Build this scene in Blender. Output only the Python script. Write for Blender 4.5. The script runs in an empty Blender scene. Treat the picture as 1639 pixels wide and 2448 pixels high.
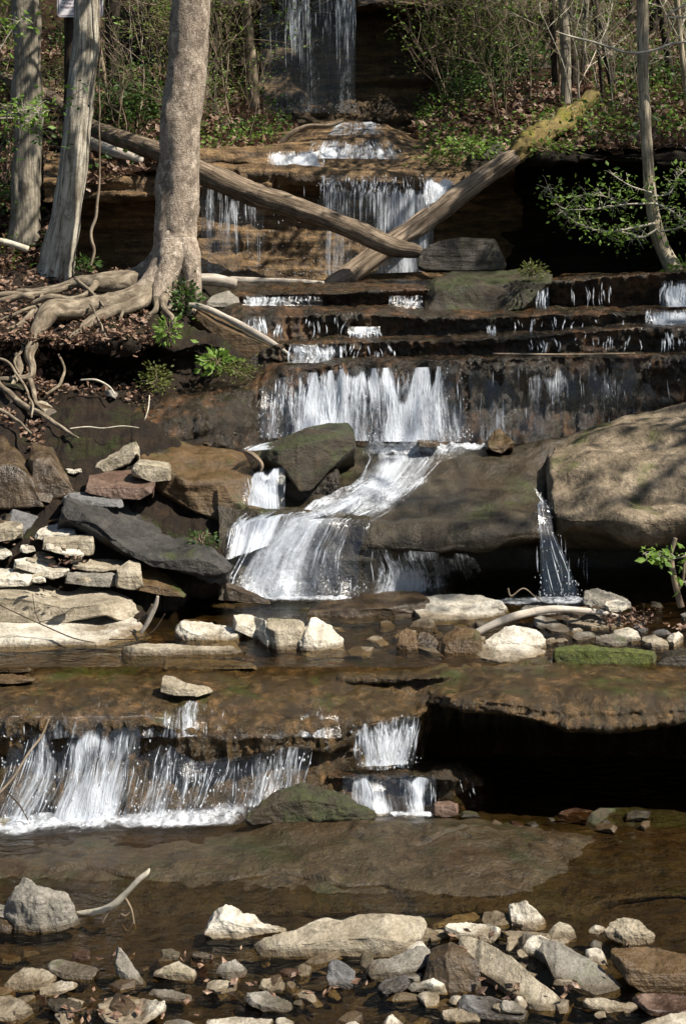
import bpy, math, random
import numpy as np
from mathutils import Vector
rnd = random.Random(7); rs = np.random.RandomState(11)
SC = bpy.context.scene; COL = SC.collection
# ------------------------------------------------------------ camera
F = 3400.0; ZC = 2.6; VH = 600.0; UC = 819.5
cam = bpy.data.cameras.new('camera'); co = bpy.data.objects.new('camera', cam); COL.objects.link(co)
co.location = (0, 0, ZC); co.rotation_euler = (math.radians(90), 0, 0)
cam.sensor_fit = 'VERTICAL'; cam.sensor_height = 36; cam.lens = 36*F/2448
cam.shift_y = -(1224-VH)/2448; cam.clip_end = 400; cam.clip_start = .05
SC.camera = co
# ------------------------------------------------------------ light
SUN_EL = math.radians(52); SUN_AZ = math.radians(64)      # from the right, a little behind the camera
sd = Vector((math.cos(SUN_EL)*math.sin(SUN_AZ), -math.cos(SUN_EL)*math.cos(SUN_AZ), math.sin(SUN_EL)))
W = bpy.data.worlds.new('World'); SC.world = W; W.use_nodes = True
nt = W.node_tree; nt.nodes.clear()
sky = nt.nodes.new('ShaderNodeTexSky'); sky.sky_type = 'NISHITA'; sky.sun_disc = False
sky.sun_elevation = SUN_EL; sky.sun_rotation = math.atan2(sd.x, sd.y)
bg = nt.nodes.new('ShaderNodeBackground'); bg.inputs[1].default_value = .05
wo = nt.nodes.new('ShaderNodeOutputWorld'); nt.links.new(sky.outputs[0], bg.inputs[0]); nt.links.new(bg.outputs[0], wo.inputs[0])
sl = bpy.data.lights.new('sun', 'SUN'); sl.energy = 5.0; sl.angle = math.radians(.55); sl.color = (1, .93, .82)
so = bpy.data.objects.new('sun', sl); COL.objects.link(so); so.rotation_euler = sd.to_track_quat('Z', 'Y').to_euler(); so.location = (8, -4, 12)
SC.view_settings.view_transform = 'Standard'; SC.view_settings.look = 'None'
SC.view_settings.exposure = 1.15; SC.view_settings.gamma = 1
SC.cycles.transparent_max_bounces = 24; SC.cycles.max_bounces = 6; SC.cycles.diffuse_bounces = 2
# ------------------------------------------------------------ noise
def _h(x, y, z, s):
    n = (x.astype(np.uint32)*np.uint32(374761393) + y.astype(np.uint32)*np.uint32(668265263) + z.astype(np.uint32)*np.uint32(2246822519) + np.uint32((s*3266489917) & 0xffffffff))
    n = (n ^ (n >> np.uint32(13)))*np.uint32(1274126177); n = n ^ (n >> np.uint32(16))
    return n.astype(np.float64)/4294967295.0
def vn(p, s=0):
    f = np.floor(p).astype(np.int64); w = p-f; w = w*w*w*(w*(w*6-15)+10)
    r = 0
    for a in (0, 1):
        for b in (0, 1):
            for c in (0, 1):
                k = _h(f[..., 0]+a, f[..., 1]+b, f[..., 2]+c, s)
                r = r + k*(w[..., 0] if a else 1-w[..., 0])*(w[..., 1] if b else 1-w[..., 1])*(w[..., 2] if c else 1-w[..., 2])
    return r*2-1
def fbm(p, o=4, s=0, g=.5):
    r = 0; a = 1; t = 0
    for i in range(o):
        r = r+a*vn(p*(2**i)+i*17.3, s+i); t += a; a *= g
    return r/t
# ------------------------------------------------------------ placing: four bands of the picture, measured in band units (1.912 per photo pixel)
K = 1.912; V0 = {1: 0, 2: 600, 3: 1200, 4: 1650}
def P(s, x, y, Y):
    u = x/K; v = V0[s]+y/K
    return np.array([(u-UC)/F*Y, Y, ZC-(v-VH)/F*Y])
def Yz(s, y, Z): return (ZC-Z)*F/(V0[s]+y/K-VH)
def pr(r, Y): return r/K/F*Y          # radius in band units -> metres
# ------------------------------------------------------------ mesh
def vnorm(v, f):
    n = np.zeros_like(v)
    a, b, c = v[f[:, 0]], v[f[:, 1]], v[f[:, 2]]
    fn = np.cross(b-a, c-a)
    if f.shape[1] == 4: fn = fn+np.cross(c-a, v[f[:, 3]]-a)
    for i in range(f.shape[1]): np.add.at(n, f[:, i], fn)
    return n/np.maximum(np.linalg.norm(n, axis=1, keepdims=True), 1e-12)
def mk(name, v, f, mat, parent=None, smooth=True, uv=None, cover=None, origin=None, label=None, cat=None, group=None, kind=None):
    v = np.asarray(v, float)
    if origin is None and parent is None:
        mn = v.min(0); mx = v.max(0); origin = np.array([(mn[0]+mx[0])/2, (mn[1]+mx[1])/2, mn[2]])
    if origin is None: origin = np.zeros(3)
    base = np.array(parent.location) if parent is not None else np.zeros(3)
    me = bpy.data.meshes.new(name)
    if parent is not None: v = v-base
    else: v = v-origin
    fs = f if isinstance(f, list) else [f]
    tot = sum(len(x) for x in fs); nl = sum(x.size for x in fs)
    me.vertices.add(len(v)); me.vertices.foreach_set('co', v.astype(np.float32).ravel())
    me.loops.add(nl); me.loops.foreach_set('vertex_index', np.concatenate([x.ravel() for x in fs]).astype(np.int32))
    me.polygons.add(tot)
    ls = []; o = 0
    for x in fs: ls.append(o+np.arange(len(x))*x.shape[1]); o += x.size
    me.polygons.foreach_set('loop_start', np.concatenate(ls).astype(np.int32))
    me.update(calc_edges=True)
    me.polygons.foreach_set('use_smooth', np.full(tot, smooth))
    if uv is not None:
        l = me.uv_layers.new(name='uv'); idx = np.concatenate([x.ravel() for x in fs])
        l.data.foreach_set('uv', uv[idx].astype(np.float32).ravel())
    if cover is not None:
        a_ = me.attributes.new('cover', 'FLOAT', 'POINT'); a_.data.foreach_set('value', np.asarray(cover, np.float32).ravel())
    me.materials.append(mat)
    o = bpy.data.objects.new(name, me); COL.objects.link(o)
    if parent is not None: o.parent = parent
    else: o.location = origin
    tag(o, label, cat, group, kind)
    return o
def tag(o, label=None, cat=None, group=None, kind=None):
    if label: o['label'] = label
    if cat: o['category'] = cat
    if group: o['group'] = group
    if kind: o['kind'] = kind
    return o
def empty(name, loc, label, cat, group=None):
    o = bpy.data.objects.new(name, None); COL.objects.link(o); o.location = tuple(loc); o.empty_display_size = .1
    return tag(o, label, cat, group)
def gridf(nr, nc, wrap=False, off=0):
    i = np.arange(nr-1)[:, None]; j = np.arange(nc if wrap else nc-1)[None, :]; j2 = (j+1) % nc
    return np.stack([i*nc+j, i*nc+j2, (i+1)*nc+j2, (i+1)*nc+j], -1).reshape(-1, 4)+off
class MB:
    def __init__(s): s.v = []; s.f = []; s.u = []; s.n = 0
    def add(s, v, f, uv=None):
        s.v.append(v); s.f.append(f+s.n); s.u.append(uv if uv is not None else np.zeros((len(v), 2))); s.n += len(v)
    def build(s, name, mat, **k):
        return mk(name, np.concatenate(s.v), np.concatenate(s.f), mat, uv=np.concatenate(s.u), **k)
# ------------------------------------------------------------ materials
def nodes(name):
    m = bpy.data.materials.new(name); m.use_nodes = True; t = m.node_tree; t.nodes.clear()
    return m, t, t.nodes, t.links
class N:
    def __init__(s, name): s.m, s.t, s.n, s.l = nodes(name)
    def new(s, ty, **k):
        a = s.n.new(ty)
        for q, v in k.items(): setattr(a, q, v)
        return a
    def put(s, sock, v):
        if isinstance(v, (int, float)): sock.default_value = v
        elif isinstance(v, tuple): sock.default_value = v if len(v) == len(sock.default_value) else v+(1,)
        else: s.l.new(v, sock)
    def pos(s, sc=(1, 1, 1), uv=False):
        a = s.new('ShaderNodeTexCoord').outputs['UV'] if uv else s.new('ShaderNodeNewGeometry').outputs['Position']
        m = s.new('ShaderNodeMapping'); s.l.new(a, m.inputs[0]); m.inputs[3].default_value = sc; return m.outputs[0]
    def noise(s, vec, scale, det=6, rough=.6, dist=0, col=False):
        a = s.new('ShaderNodeTexNoise'); s.l.new(vec, a.inputs['Vector']); a.inputs['Scale'].default_value = scale
        a.inputs['Detail'].default_value = det; a.inputs['Roughness'].default_value = rough; a.inputs['Distortion'].default_value = dist
        return a.outputs[1 if col else 0]
    def voro(s, vec, scale, feat='F1'):
        a = s.new('ShaderNodeTexVoronoi', feature=feat); s.l.new(vec, a.inputs['Vector']); a.inputs['Scale'].default_value = scale
        return a
    def ramp(s, fac, pts, interp='LINEAR'):
        a = s.new('ShaderNodeValToRGB'); s.put(a.inputs[0], fac); e = a.color_ramp.elements; a.color_ramp.interpolation = interp
        while len(e) < len(pts): e.new(.5)
        for q, (p, c) in zip(e, pts):
            q.position = p; q.color = (c, c, c, 1) if isinstance(c, (int, float)) else tuple(c)+(1,)
        return a.outputs[0]
    def mix(s, f, a, b, mode='MIX'):
        m = s.new('ShaderNodeMix', data_type='RGBA', blend_type=mode); s.put(m.inputs[0], f); s.put(m.inputs[6], a); s.put(m.inputs[7], b); return m.outputs[2]
    def math(s, op, a, b=0, clamp=False):
        m = s.new('ShaderNodeMath', operation=op, use_clamp=clamp); s.put(m.inputs[0], a); s.put(m.inputs[1], b); return m.outputs[0]
    def nz(s):
        a = s.new('ShaderNodeSeparateXYZ'); s.l.new(s.new('ShaderNodeNewGeometry').outputs['Normal'], a.inputs[0]); return a.outputs[2]
    def bump(s, h, strength, dist, prev=None):
        b = s.new('ShaderNodeBump'); b.inputs['Strength'].default_value = strength; b.inputs['Distance'].default_value = dist
        s.put(b.inputs['Height'], h)
        if prev is not None: s.l.new(prev, b.inputs['Normal'])
        return b.outputs[0]
    def bsdf(s, col, rough, nrm=None, spec=.5, **k):
        b = s.new('ShaderNodeBsdfPrincipled'); s.put(b.inputs['Base Color'], col); s.put(b.inputs['Roughness'], rough)
        b.inputs['Specular IOR Level'].default_value = spec
        if nrm is not None: s.l.new(nrm, b.inputs['Normal'])
        for q, v in k.items(): s.put(b.inputs[q.replace('_', ' ')], v)
        return b.outputs[0]
    def mixs(s, f, a, b):
        m = s.new('ShaderNodeMixShader'); s.put(m.inputs[0], f); s.l.new(a, m.inputs[1]); s.l.new(b, m.inputs[2]); return m.outputs[0]
    def out(s, sh):
        o = s.new('ShaderNodeOutputMaterial'); s.l.new(sh, o.inputs[0]); return s.m
DK = dict(big_sandstone_boulder=.78, wet_brown_stone=.48, ochre_mossy_rock=.44, dark_wet_rock=.6, stream_bed_rock=.5, grey_sandstone=.85, wet_slab_rock=.44, wet_ochre_ledge=.62, wet_ledge_rock=.5, smooth_wet_dome=.36, root_bank_soil=.36, leafy_soil=.45, mossy_rock=.45, thick_moss=.7, layered_cliff=1.0, upper_cliff=1.2, pale_sandstone=1.12, tan_sandstone=.95, rusty_stone=.8, dark_grey_slab=.7)
def rockmat(name, c0, c1, c2, rough=(.75, .95), scale=6, strata=.0, moss=0, mosscol=((.035, .05, .008), (.10, .12, .02)), bump=.6, bd=.02, dark=.35, spec=.4, tint=None, tintamt=.5, streak=False, wet=False):
    k_ = DK.get(name, 1.); c0, c1, c2 = [tuple(x*k_*q_ for x, q_ in zip(c, (1.07, 1., .80) if k_ < .7 else (1, 1, 1))) for c in (c0, c1, c2)]; mosscol = tuple(tuple(x*min(1, k_*1.1) for x in c) for c in mosscol)
    if tint: tint = tuple(x*k_ for x in tint)
    n = N(name); p = n.pos(); ps = n.pos((1.3, 1.3, 11)); pv = n.pos((1, 1, .16))
    a = n.noise(p, scale, 8, .65, .3); b = n.noise(p, scale*.35, 5, .6, .5); f = n.noise(p, scale*9, 5, .7)
    s_ = n.noise(ps, scale*.5, 6, .6, .4)
    col = n.ramp(a, [(.3, c0), (.5, c1), (.7, c2)])
    if strata: col = n.mix(strata, col, n.ramp(s_, [(.35, tuple(x*.35 for x in c0)), (.5, c1), (.62, c2)]))
    if tint: col = n.mix(n.math('MULTIPLY', n.ramp(b, [(.48, 0.), (.62, 1.)]), tintamt), col, tint)
    if dark: col = n.mix(n.math('MULTIPLY', n.ramp(n.noise(p, scale*1.7, 7, .7, 1.0), [(.5, 0.), (.68, 1.)]), dark), col, tuple(x*.25 for x in c0))
    if streak:
        st = n.noise(n.pos((1, 1, .12)), 22, 5, .6, .2)
        col = n.mix(n.ramp(st, [(.4, 0.), (.62, .75)]), col, tuple(x*.3 for x in c1))
    col = n.mix(n.ramp(f, [(.35, .45), (.6, 0.)]), col, tuple(x*.4 for x in c0))
    if moss:
        mf = n.math('ADD', n.math('MULTIPLY', n.nz(), .10), n.noise(p, scale*.55, 7, .65, .6))
        mf = n.math('ADD', mf, n.math('MULTIPLY', f, .12))
        mf = n.ramp(mf, [(.78-moss*.4, 0.), (.92-moss*.4, .9)])
        mc = n.ramp(n.noise(p, scale*7, 5, .7), [(.35, mosscol[0]), (.65, mosscol[1])])
        col = n.mix(mf, col, mc)
    r = n.ramp(a, [(.3, rough[0]), (.7, rough[1])])
    if wet:       # dark wet band where the stone meets the stream or the middle pool
        sx = n.new('ShaderNodeSeparateXYZ'); n.l.new(n.new('ShaderNodeNewGeometry').outputs['Position'], sx.inputs[0])
        far = n.math('GREATER_THAN', sx.outputs[1], 7.1); z = n.math('SUBTRACT', sx.outputs[2], n.math('MULTIPLY', far, .5))
        z = n.math('ADD', z, n.math('MULTIPLY', n.math('SUBTRACT', b, .5), .06)); wf = n.ramp(n.math('ADD', n.math('MULTIPLY', z, 12), .2), [(.35, .85), (.55, 0.)])
        wf = n.math('MULTIPLY', wf, n.ramp(n.math('ADD', z, .12), [(.0, 0.), (.02, 1.)]))
        col = n.mix(wf, col, n.mix(1., col, (.30, .24, .17), 'MULTIPLY')); r = n.math('SUBTRACT', r, n.math('MULTIPLY', wf, .5), True)
    nb = n.bump(s_, .5 if strata else .15, bd*1.5)
    nb = n.bump(a, bump, bd*1.5, nb); nb = n.bump(f, bump, bd*.5, nb)
    if moss: nb = n.bump(n.noise(p, scale*14, 3, .7), .6, bd*.5, nb)
    return n.out(n.bsdf(col, r, nb, spec))
MT = {}
MT['cream'] = rockmat('pale_sandstone', wet=True, c0=(.25, .215, .16), c1=(.45, .415, .34), c2=(.62, .59, .52), scale=8, strata=.25, dark=.6, spec=.25, bump=.9, bd=.018)
MT['cream2'] = rockmat('tan_sandstone', wet=True, c0=(.18, .145, .095), c1=(.32, .275, .20), c2=(.48, .43, .34), scale=7, strata=.3, dark=.65, spec=.25, bump=.9, bd=.018, moss=.08)
MT['grey'] = rockmat('grey_sandstone', wet=True, c0=(.17, .15, .12), c1=(.27, .25, .21), c2=(.38, .35, .30), scale=8, strata=.2, dark=.6, moss=.12, spec=.25, bump=.9, bd=.018)
MT['deep'] = rockmat('dark_grey_slab', (.03, .027, .024), (.065, .06, .053), (.125, .115, .10), rough=(.4, .8), scale=6, dark=.7, moss=.12, bump=1., bd=.03, strata=.2)
MT['slate'] = rockmat('blue_grey_stone', wet=True, c0=(.075, .072, .07), c1=(.13, .127, .125), c2=(.22, .215, .21), scale=7, strata=.1, dark=.6, bump=.9, spec=.4, rough=(.5, .85))
MT['brown'] = rockmat('wet_brown_stone', (.045, .030, .016), (.10, .066, .035), (.17, .115, .06), rough=(.22, .6), scale=8, dark=.5, spec=.5)
MT['red'] = rockmat('rusty_stone', wet=True, c0=(.06, .032, .02), c1=(.12, .072, .048), c2=(.19, .125, .09), rough=(.4, .75), scale=7, dark=.3)
MT['orange'] = rockmat('ochre_mossy_rock', (.08, .05, .02), (.17, .105, .045), (.25, .16, .08), rough=(.3, .7), scale=6, dark=.5, moss=.30, strata=.3)
MT['dark'] = rockmat('dark_wet_rock', (.018, .014, .009), (.04, .031, .019), (.075, .056, .034), rough=(.25, .65), scale=8, dark=.5, moss=.25, strata=.2)
MT['mossy'] = rockmat('mossy_rock', (.03, .022, .012), (.065, .05, .028), (.12, .09, .05), rough=(.4, .8), scale=9, moss=.52, dark=.5, bump=.9, mosscol=((.025, .034, .006), (.085, .10, .018)))
MT['moss'] = rockmat('thick_moss', (.05, .05, .02), (.08, .08, .03), (.12, .10, .05), rough=(.8, .95), scale=9, moss=.8, mosscol=((.025, .034, .005), (.10, .12, .015)), dark=.2)
MT['bed'] = rockmat('stream_bed_rock', (.03, .021, .012), (.065, .046, .026), (.12, .085, .05), rough=(.25, .6), scale=9, dark=.5, moss=.05)
MT['slab'] = rockmat('wet_slab_rock', (.045, .034, .018), (.095, .073, .042), (.15, .12, .075), rough=(.2, .5), scale=5.5, dark=.9, moss=.27, spec=.3, mosscol=((.022, .028, .008), (.06, .062, .018)), bump=.9, bd=.02, tint=(.10, .055, .025), tintamt=.6)
MT['fallrock'] = rockmat('wet_ochre_ledge', (.035, .026, .012), (.12, .078, .032), (.34, .20, .085), rough=(.10, .35), scale=9, dark=.7, moss=.2, mosscol=((.03, .045, .006), (.09, .11, .02)), bump=.9, bd=.03, streak=True)
MT['ledge'] = rockmat('wet_ledge_rock', (.022, .016, .010), (.055, .040, .022), (.12, .08, .04), rough=(.10, .45), scale=11, dark=.5, moss=.18, tint=(.36, .18, .075), tintamt=.75, mosscol=((.025, .03, .006), (.07, .075, .018)), bump=.9, bd=.025, streak=True)
MT['rusty'] = rockmat('rusty_wet_wall', (.025, .013, .006), (.085, .042, .018), (.22, .12, .055), rough=(.15, .45), scale=12, dark=.4, moss=.12, bump=1., bd=.03, streak=True)
MT['dome'] = rockmat('smooth_wet_dome', (.04, .032, .018), (.085, .068, .04), (.15, .12, .075), rough=(.25, .55), scale=6, dark=.6, moss=.18, bump=.9, tint=(.14, .085, .04), tintamt=.4)
MT['boulder'] = rockmat('big_sandstone_boulder', (.08, .06, .035), (.24, .185, .12), (.46, .37, .26), rough=(.5, .85), scale=4, dark=.7, moss=.16, bump=.9, bd=.03, spec=.3)
MT['strata'] = rockmat('layered_cliff', (.05, .028, .010), (.15, .088, .035), (.30, .19, .085), rough=(.35, .8), scale=4, strata=.8, dark=.5, moss=.05, bump=.9, bd=.05)
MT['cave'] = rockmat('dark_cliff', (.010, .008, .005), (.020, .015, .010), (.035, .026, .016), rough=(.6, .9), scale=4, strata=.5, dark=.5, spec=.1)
MT['upper'] = rockmat('upper_cliff', (.03, .020, .010), (.07, .046, .022), (.16, .10, .045), rough=(.4, .8), scale=2.5, strata=.8, dark=.5, moss=.15, bump=.9, bd=.08)
MT['hill'] = rockmat('leafy_soil', (.035, .022, .014), (.085, .052, .032), (.16, .105, .07), rough=(.85, .98), scale=5, dark=.6, moss=.2, mosscol=((.03, .04, .01), (.07, .09, .02)), bump=1, bd=.06, spec=.1)
MT['bank'] = rockmat('root_bank_soil', (.02, .013, .008), (.055, .034, .021), (.11, .07, .045), rough=(.6, .95), scale=9, dark=.6, moss=.20, bump=1, bd=.04, spec=.25)
def barkmat(name, c0, c1, c2, su=24, sv=3.2, moss=0, bd=.02, plates=False):
    n = N(name); p = n.pos((1, 1, 1), uv=True); pm = n.pos((su, sv, 1), uv=True); w = n.pos()
    a = n.noise(pm, 1, 6, .65, .6); b = n.noise(w, 6, 5, .6)
    if plates:
        v = n.voro(n.pos((su*1.2, sv*5, 1), uv=True), 1, 'DISTANCE_TO_EDGE').outputs['Distance']
        a2 = n.noise(pm, 2.3, 5, .7, .4)
        h = n.math('ADD', n.math('MULTIPLY', n.ramp(v, [(0., 0.), (.12, 1.)]), .10), n.math('MULTIPLY', n.math('ADD', a, a2), .46))
    else: h = a
    col = n.ramp(h, [(.32, c0), (.48, c1), (.66, c2)])
    col = n.mix(n.ramp(b, [(.45, 0.), (.65, .5)]), col, c1)
    if not plates: col = n.mix(n.ramp(n.noise(w, 7, 7, .7, 1.), [(.47, 0.), (.60, .6)]), col, tuple(x*.4 for x in c1))
    if plates: col = n.mix(n.ramp(n.noise(w, 9, 6, .7, .8), [(.48, 0.), (.6, .75)]), col, tuple(x*.45 for x in c1)); col = n.mix(n.ramp(n.noise(w, 16, 4, .7), [(.56, 0.), (.66, .6)]), col, tuple(min(1, x*1.35) for x in c2))
    if moss:
        mf = n.ramp(n.noise(w, 5, 7, .7, .5), [(.7-moss*.4, 0.), (.78-moss*.4, 1.)])
        col = n.mix(mf, col, n.ramp(n.noise(w, 60, 4), [(.35, (.05, .05, .01)), (.65, (.16, .14, .025))]))
    nb = n.bump(h, 1., bd); nb = n.bump(n.noise(w, 90, 4), .5, bd*.3, nb)
    return n.out(n.bsdf(col, .9, nb, .15))
MT['bark_pale'] = barkmat('furrowed_pale_bark', (.04, .032, .022), (.34, .30, .235), (.62, .58, .49), 46, 3.2, bd=.03)
MT['bark_grey'] = barkmat('fine_grey_bark', (.06, .05, .035), (.20, .175, .135), (.34, .305, .24), 60, 5, bd=.015)
MT['bark_plate'] = barkmat('flaky_brown_bark', (.05, .036, .026), (.21, .165, .125), (.40, .345, .28), 30, 12, moss=.08, plates=True, bd=.02)
MT['bark_dark'] = barkmat('dark_bark', (.010, .008, .006), (.035, .027, .02), (.075, .06, .045), 24, 3)
MT['bark_right'] = barkmat('ridged_tan_bark', (.05, .038, .022), (.30, .25, .175), (.50, .44, .33), 60, 4, bd=.015)
MT['root'] = barkmat('smooth_root_bark', (.05, .038, .026), (.15, .12, .085), (.30, .255, .19), 26, 9, bd=.015, moss=.06)
MT['log'] = barkmat('weathered_log', (.045, .03, .018), (.22, .165, .115), (.46, .37, .28), 44, 3, bd=.02)
MT['log_dark'] = barkmat('dark_log', (.02, .014, .009), (.13, .098, .068), (.30, .235, .17), 44, 3, moss=.05)  # darker bark tones than the weathered log, a little moss
MT['log_moss'] = barkmat('moss_covered_log', (.04, .03, .014), (.12, .09, .035), (.20, .15, .05), 20, 6, moss=.45)
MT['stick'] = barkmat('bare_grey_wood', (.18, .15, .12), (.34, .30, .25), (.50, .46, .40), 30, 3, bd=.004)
MT['twig'] = barkmat('twig_bark', (.09, .06, .04), (.19, .145, .10), (.32, .27, .20), 10, 4, bd=.003)
MT['twig_pale'] = barkmat('pale_twig_bark', (.25, .22, .17), (.42, .38, .30), (.58, .54, .45), 10, 4, bd=.003)
MT['twig_dark'] = barkmat('dark_twig_bark', (.02, .015, .01), (.05, .037, .026), (.10, .075, .055), 10, 4, bd=.003)
def leafmat(name, cols, tr=.45, sc=25):
    n = N(name); c = n.ramp(n.noise(n.pos(), sc, 2, .5), [(.25+.5*i/(len(cols)-1), q) for i, q in enumerate(cols)])
    t = n.new('ShaderNodeBsdfTranslucent'); n.put(t.inputs[0], c)
    return n.out(n.mixs(tr, n.bsdf(c, .55, None, .35), t.outputs[0]))
MT['leaf'] = leafmat('spring_leaves', [(.05, .10, .015), (.13, .22, .035), (.22, .32, .06)])
MT['leaf_dark'] = leafmat('evergreen_leaves', [(.015, .04, .008), (.04, .085, .015), (.09, .14, .03)])
MT['leaf_olive'] = leafmat('olive_twig_leaves', [(.05, .06, .015), (.11, .13, .03), (.19, .20, .06)])
MT['litter'] = leafmat('dead_leaves', [(.03, .016, .011), (.10, .055, .034), (.20, .125, .085), (.33, .235, .15)], .15, 60)
MT['red_leaf'] = leafmat('red_dead_leaf', [(.16, .03, .02), (.25, .07, .04)], .2)
# water film / pools: dark transparent sheet with a sky reflection
def watermat(name, tint, rough=.04, bscale=14, bstr=.25, stretch=(1, 1, 1), ior=1.33):
    n = N(name); p = n.pos(stretch)
    h = n.noise(p, bscale, 4, .6, .6); nb = n.bump(h, bstr, .02); nb = n.bump(n.noise(p, bscale*4, 3, .6), bstr*.6, .006, nb)
    fr = n.new('ShaderNodeFresnel'); fr.inputs[0].default_value = ior; n.l.new(nb, fr.inputs[1])
    g = n.new('ShaderNodeBsdfGlossy'); g.inputs['Roughness'].default_value = rough; n.l.new(nb, g.inputs['Normal'])
    t = n.new('ShaderNodeBsdfTransparent'); t.inputs[0].default_value = tint+(1,)
    return n.out(n.mixs(fr.outputs[0], t.outputs[0], g.outputs[0]))
MT['pool'] = watermat('stream_water', (.74, .66, .48), stretch=(.7, 1.3, 1), bscale=10, bstr=1.)
def whitewater(name, op=.75, col=(.82, .87, .93), rough=.25, sc=60):
    n = N(name); p = n.pos((1, 1, .3))
    a = n.noise(p, sc, 4, .6)
    b = n.bsdf(col, rough, n.bump(a, .5, .01), .6)
    t = n.new('ShaderNodeBsdfTransparent'); tl = n.new('ShaderNodeBsdfTranslucent'); n.put(tl.inputs[0], col)
    f = n.math('MULTIPLY', n.ramp(a, [(.35, op*.4), (.6, op)]), n.ramp(n.noise(n.pos((1, 1, .035)), 55, 3, .6), [(.38, .12), (.62, 1.)]))
    return n.out(n.mixs(f, t.outputs[0], n.mixs(.3, b, tl.outputs[0])))
MT['fall'] = whitewater('falling_water', .8)
MT['foam'] = whitewater('foam', .9, (.85, .88, .92), .4, 45)
def sheetmat(name, su, sv, soft=.22, col=(.74, .79, .86), gain=.8, iso=False):
    n = N(name); at = n.new('ShaderNodeAttribute', attribute_name='cover').outputs['Fac']
    wv = n.noise(n.pos((3, 1.5, 1), uv=True), 1, 3, .5, col=True); uvp = n.new('ShaderNodeVectorMath', operation='MULTIPLY_ADD'); n.l.new(wv, uvp.inputs[0]); uvp.inputs[1].default_value = (.05, .08, 0); n.l.new(n.new('ShaderNodeTexCoord').outputs['UV'], uvp.inputs[2])
    def layer(a, b, det=4, ro=.6):
        m = n.new('ShaderNodeMapping'); n.l.new(uvp.outputs[0], m.inputs[0]); m.inputs[3].default_value = (a, b, 1); return n.noise(m.outputs[0], 1, det, ro, .25)
    A, B, C = layer(su, sv, 5), layer(su*3.2, sv*2.2, 4, .65), layer(su*4.5, sv*12, 3, .7)
    h = n.math('ADD', n.math('MULTIPLY', A, .38), n.math('ADD', n.math('MULTIPLY', B, .34), n.math('MULTIPLY', C, .28)))
    f = n.math('SUBTRACT', n.math('ADD', h, n.math('MULTIPLY', at, .42)), .70); f = n.ramp(n.math('ADD', n.math('MULTIPLY', f, 1/soft), .0, True), [(0, 0.), (.45, .30*gain), (1., gain)])
    nb = n.bump(h, .9, .03); b = n.bsdf(col, .3, nb, .7); tl = n.new('ShaderNodeBsdfTranslucent'); n.put(tl.inputs[0], col); t = n.new('ShaderNodeBsdfTransparent')
    g = n.new('ShaderNodeBsdfGlossy'); g.inputs['Roughness'].default_value = .15; n.l.new(nb, g.inputs['Normal']); film = n.mixs(.05, t.outputs[0], g.outputs[0])
    return n.out(n.mixs(f, n.mixs(n.math('GREATER_THAN', at, .02), t.outputs[0], film), n.mixs(.3, b, tl.outputs[0])))
MT['veil'] = sheetmat('falling_water_sheet', 20, 1.5, .17)
MT['chute'] = sheetmat('rushing_water_sheet', 9, 1.6, .30)
MT['froth'] = sheetmat('frothing_water', 14, 9, .26, (.78, .82, .88), .9)
def plain(name, c, r=.5):
    n = N(name); q = n.ramp(n.noise(n.pos(), 60, 4), [(.3, tuple(x*.85 for x in c)), (.7, c)]); return n.out(n.bsdf(q, r))
# ------------------------------------------------------------ lofts
GR = {}
def rowpts(row, X):
    s, pts, mode = row[0], row[1], (row[2] if len(row) > 2 else 'Y')
    xs = [p[0] for p in pts]
    y = np.interp(X, xs, [p[1] for p in pts]); q = np.interp(X, xs, [p[2] for p in pts])
    v = V0[s]+y/K
    Y = (ZC-q)*F/(v-VH) if mode == 'Z' else q
    return np.stack([(X/K-UC)/F*Y, Y, ZC-(v-VH)/F*Y], -1)
def smooth_rows(R, seg, rnd_=.0):
    out = []; n = len(R)
    for k in range(n-1):
        m = seg[k] if isinstance(seg, (list, tuple)) else seg
        p0 = R[max(k-1, 0)]; p1 = R[k]; p2 = R[k+1]; p3 = R[min(k+2, n-1)]
        for i in range(m):
            t = i/m; lin = p1*(1-t)+p2*t
            cr = .5*((2*p1)+(-p0+p2)*t+(2*p0-5*p1+4*p2-p3)*t*t+(-p0+3*p1-3*p2+p3)*t**3)
            out.append(lin*(1-rnd_)+cr*rnd_)
    out.append(R[-1]); return np.array(out)
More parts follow.
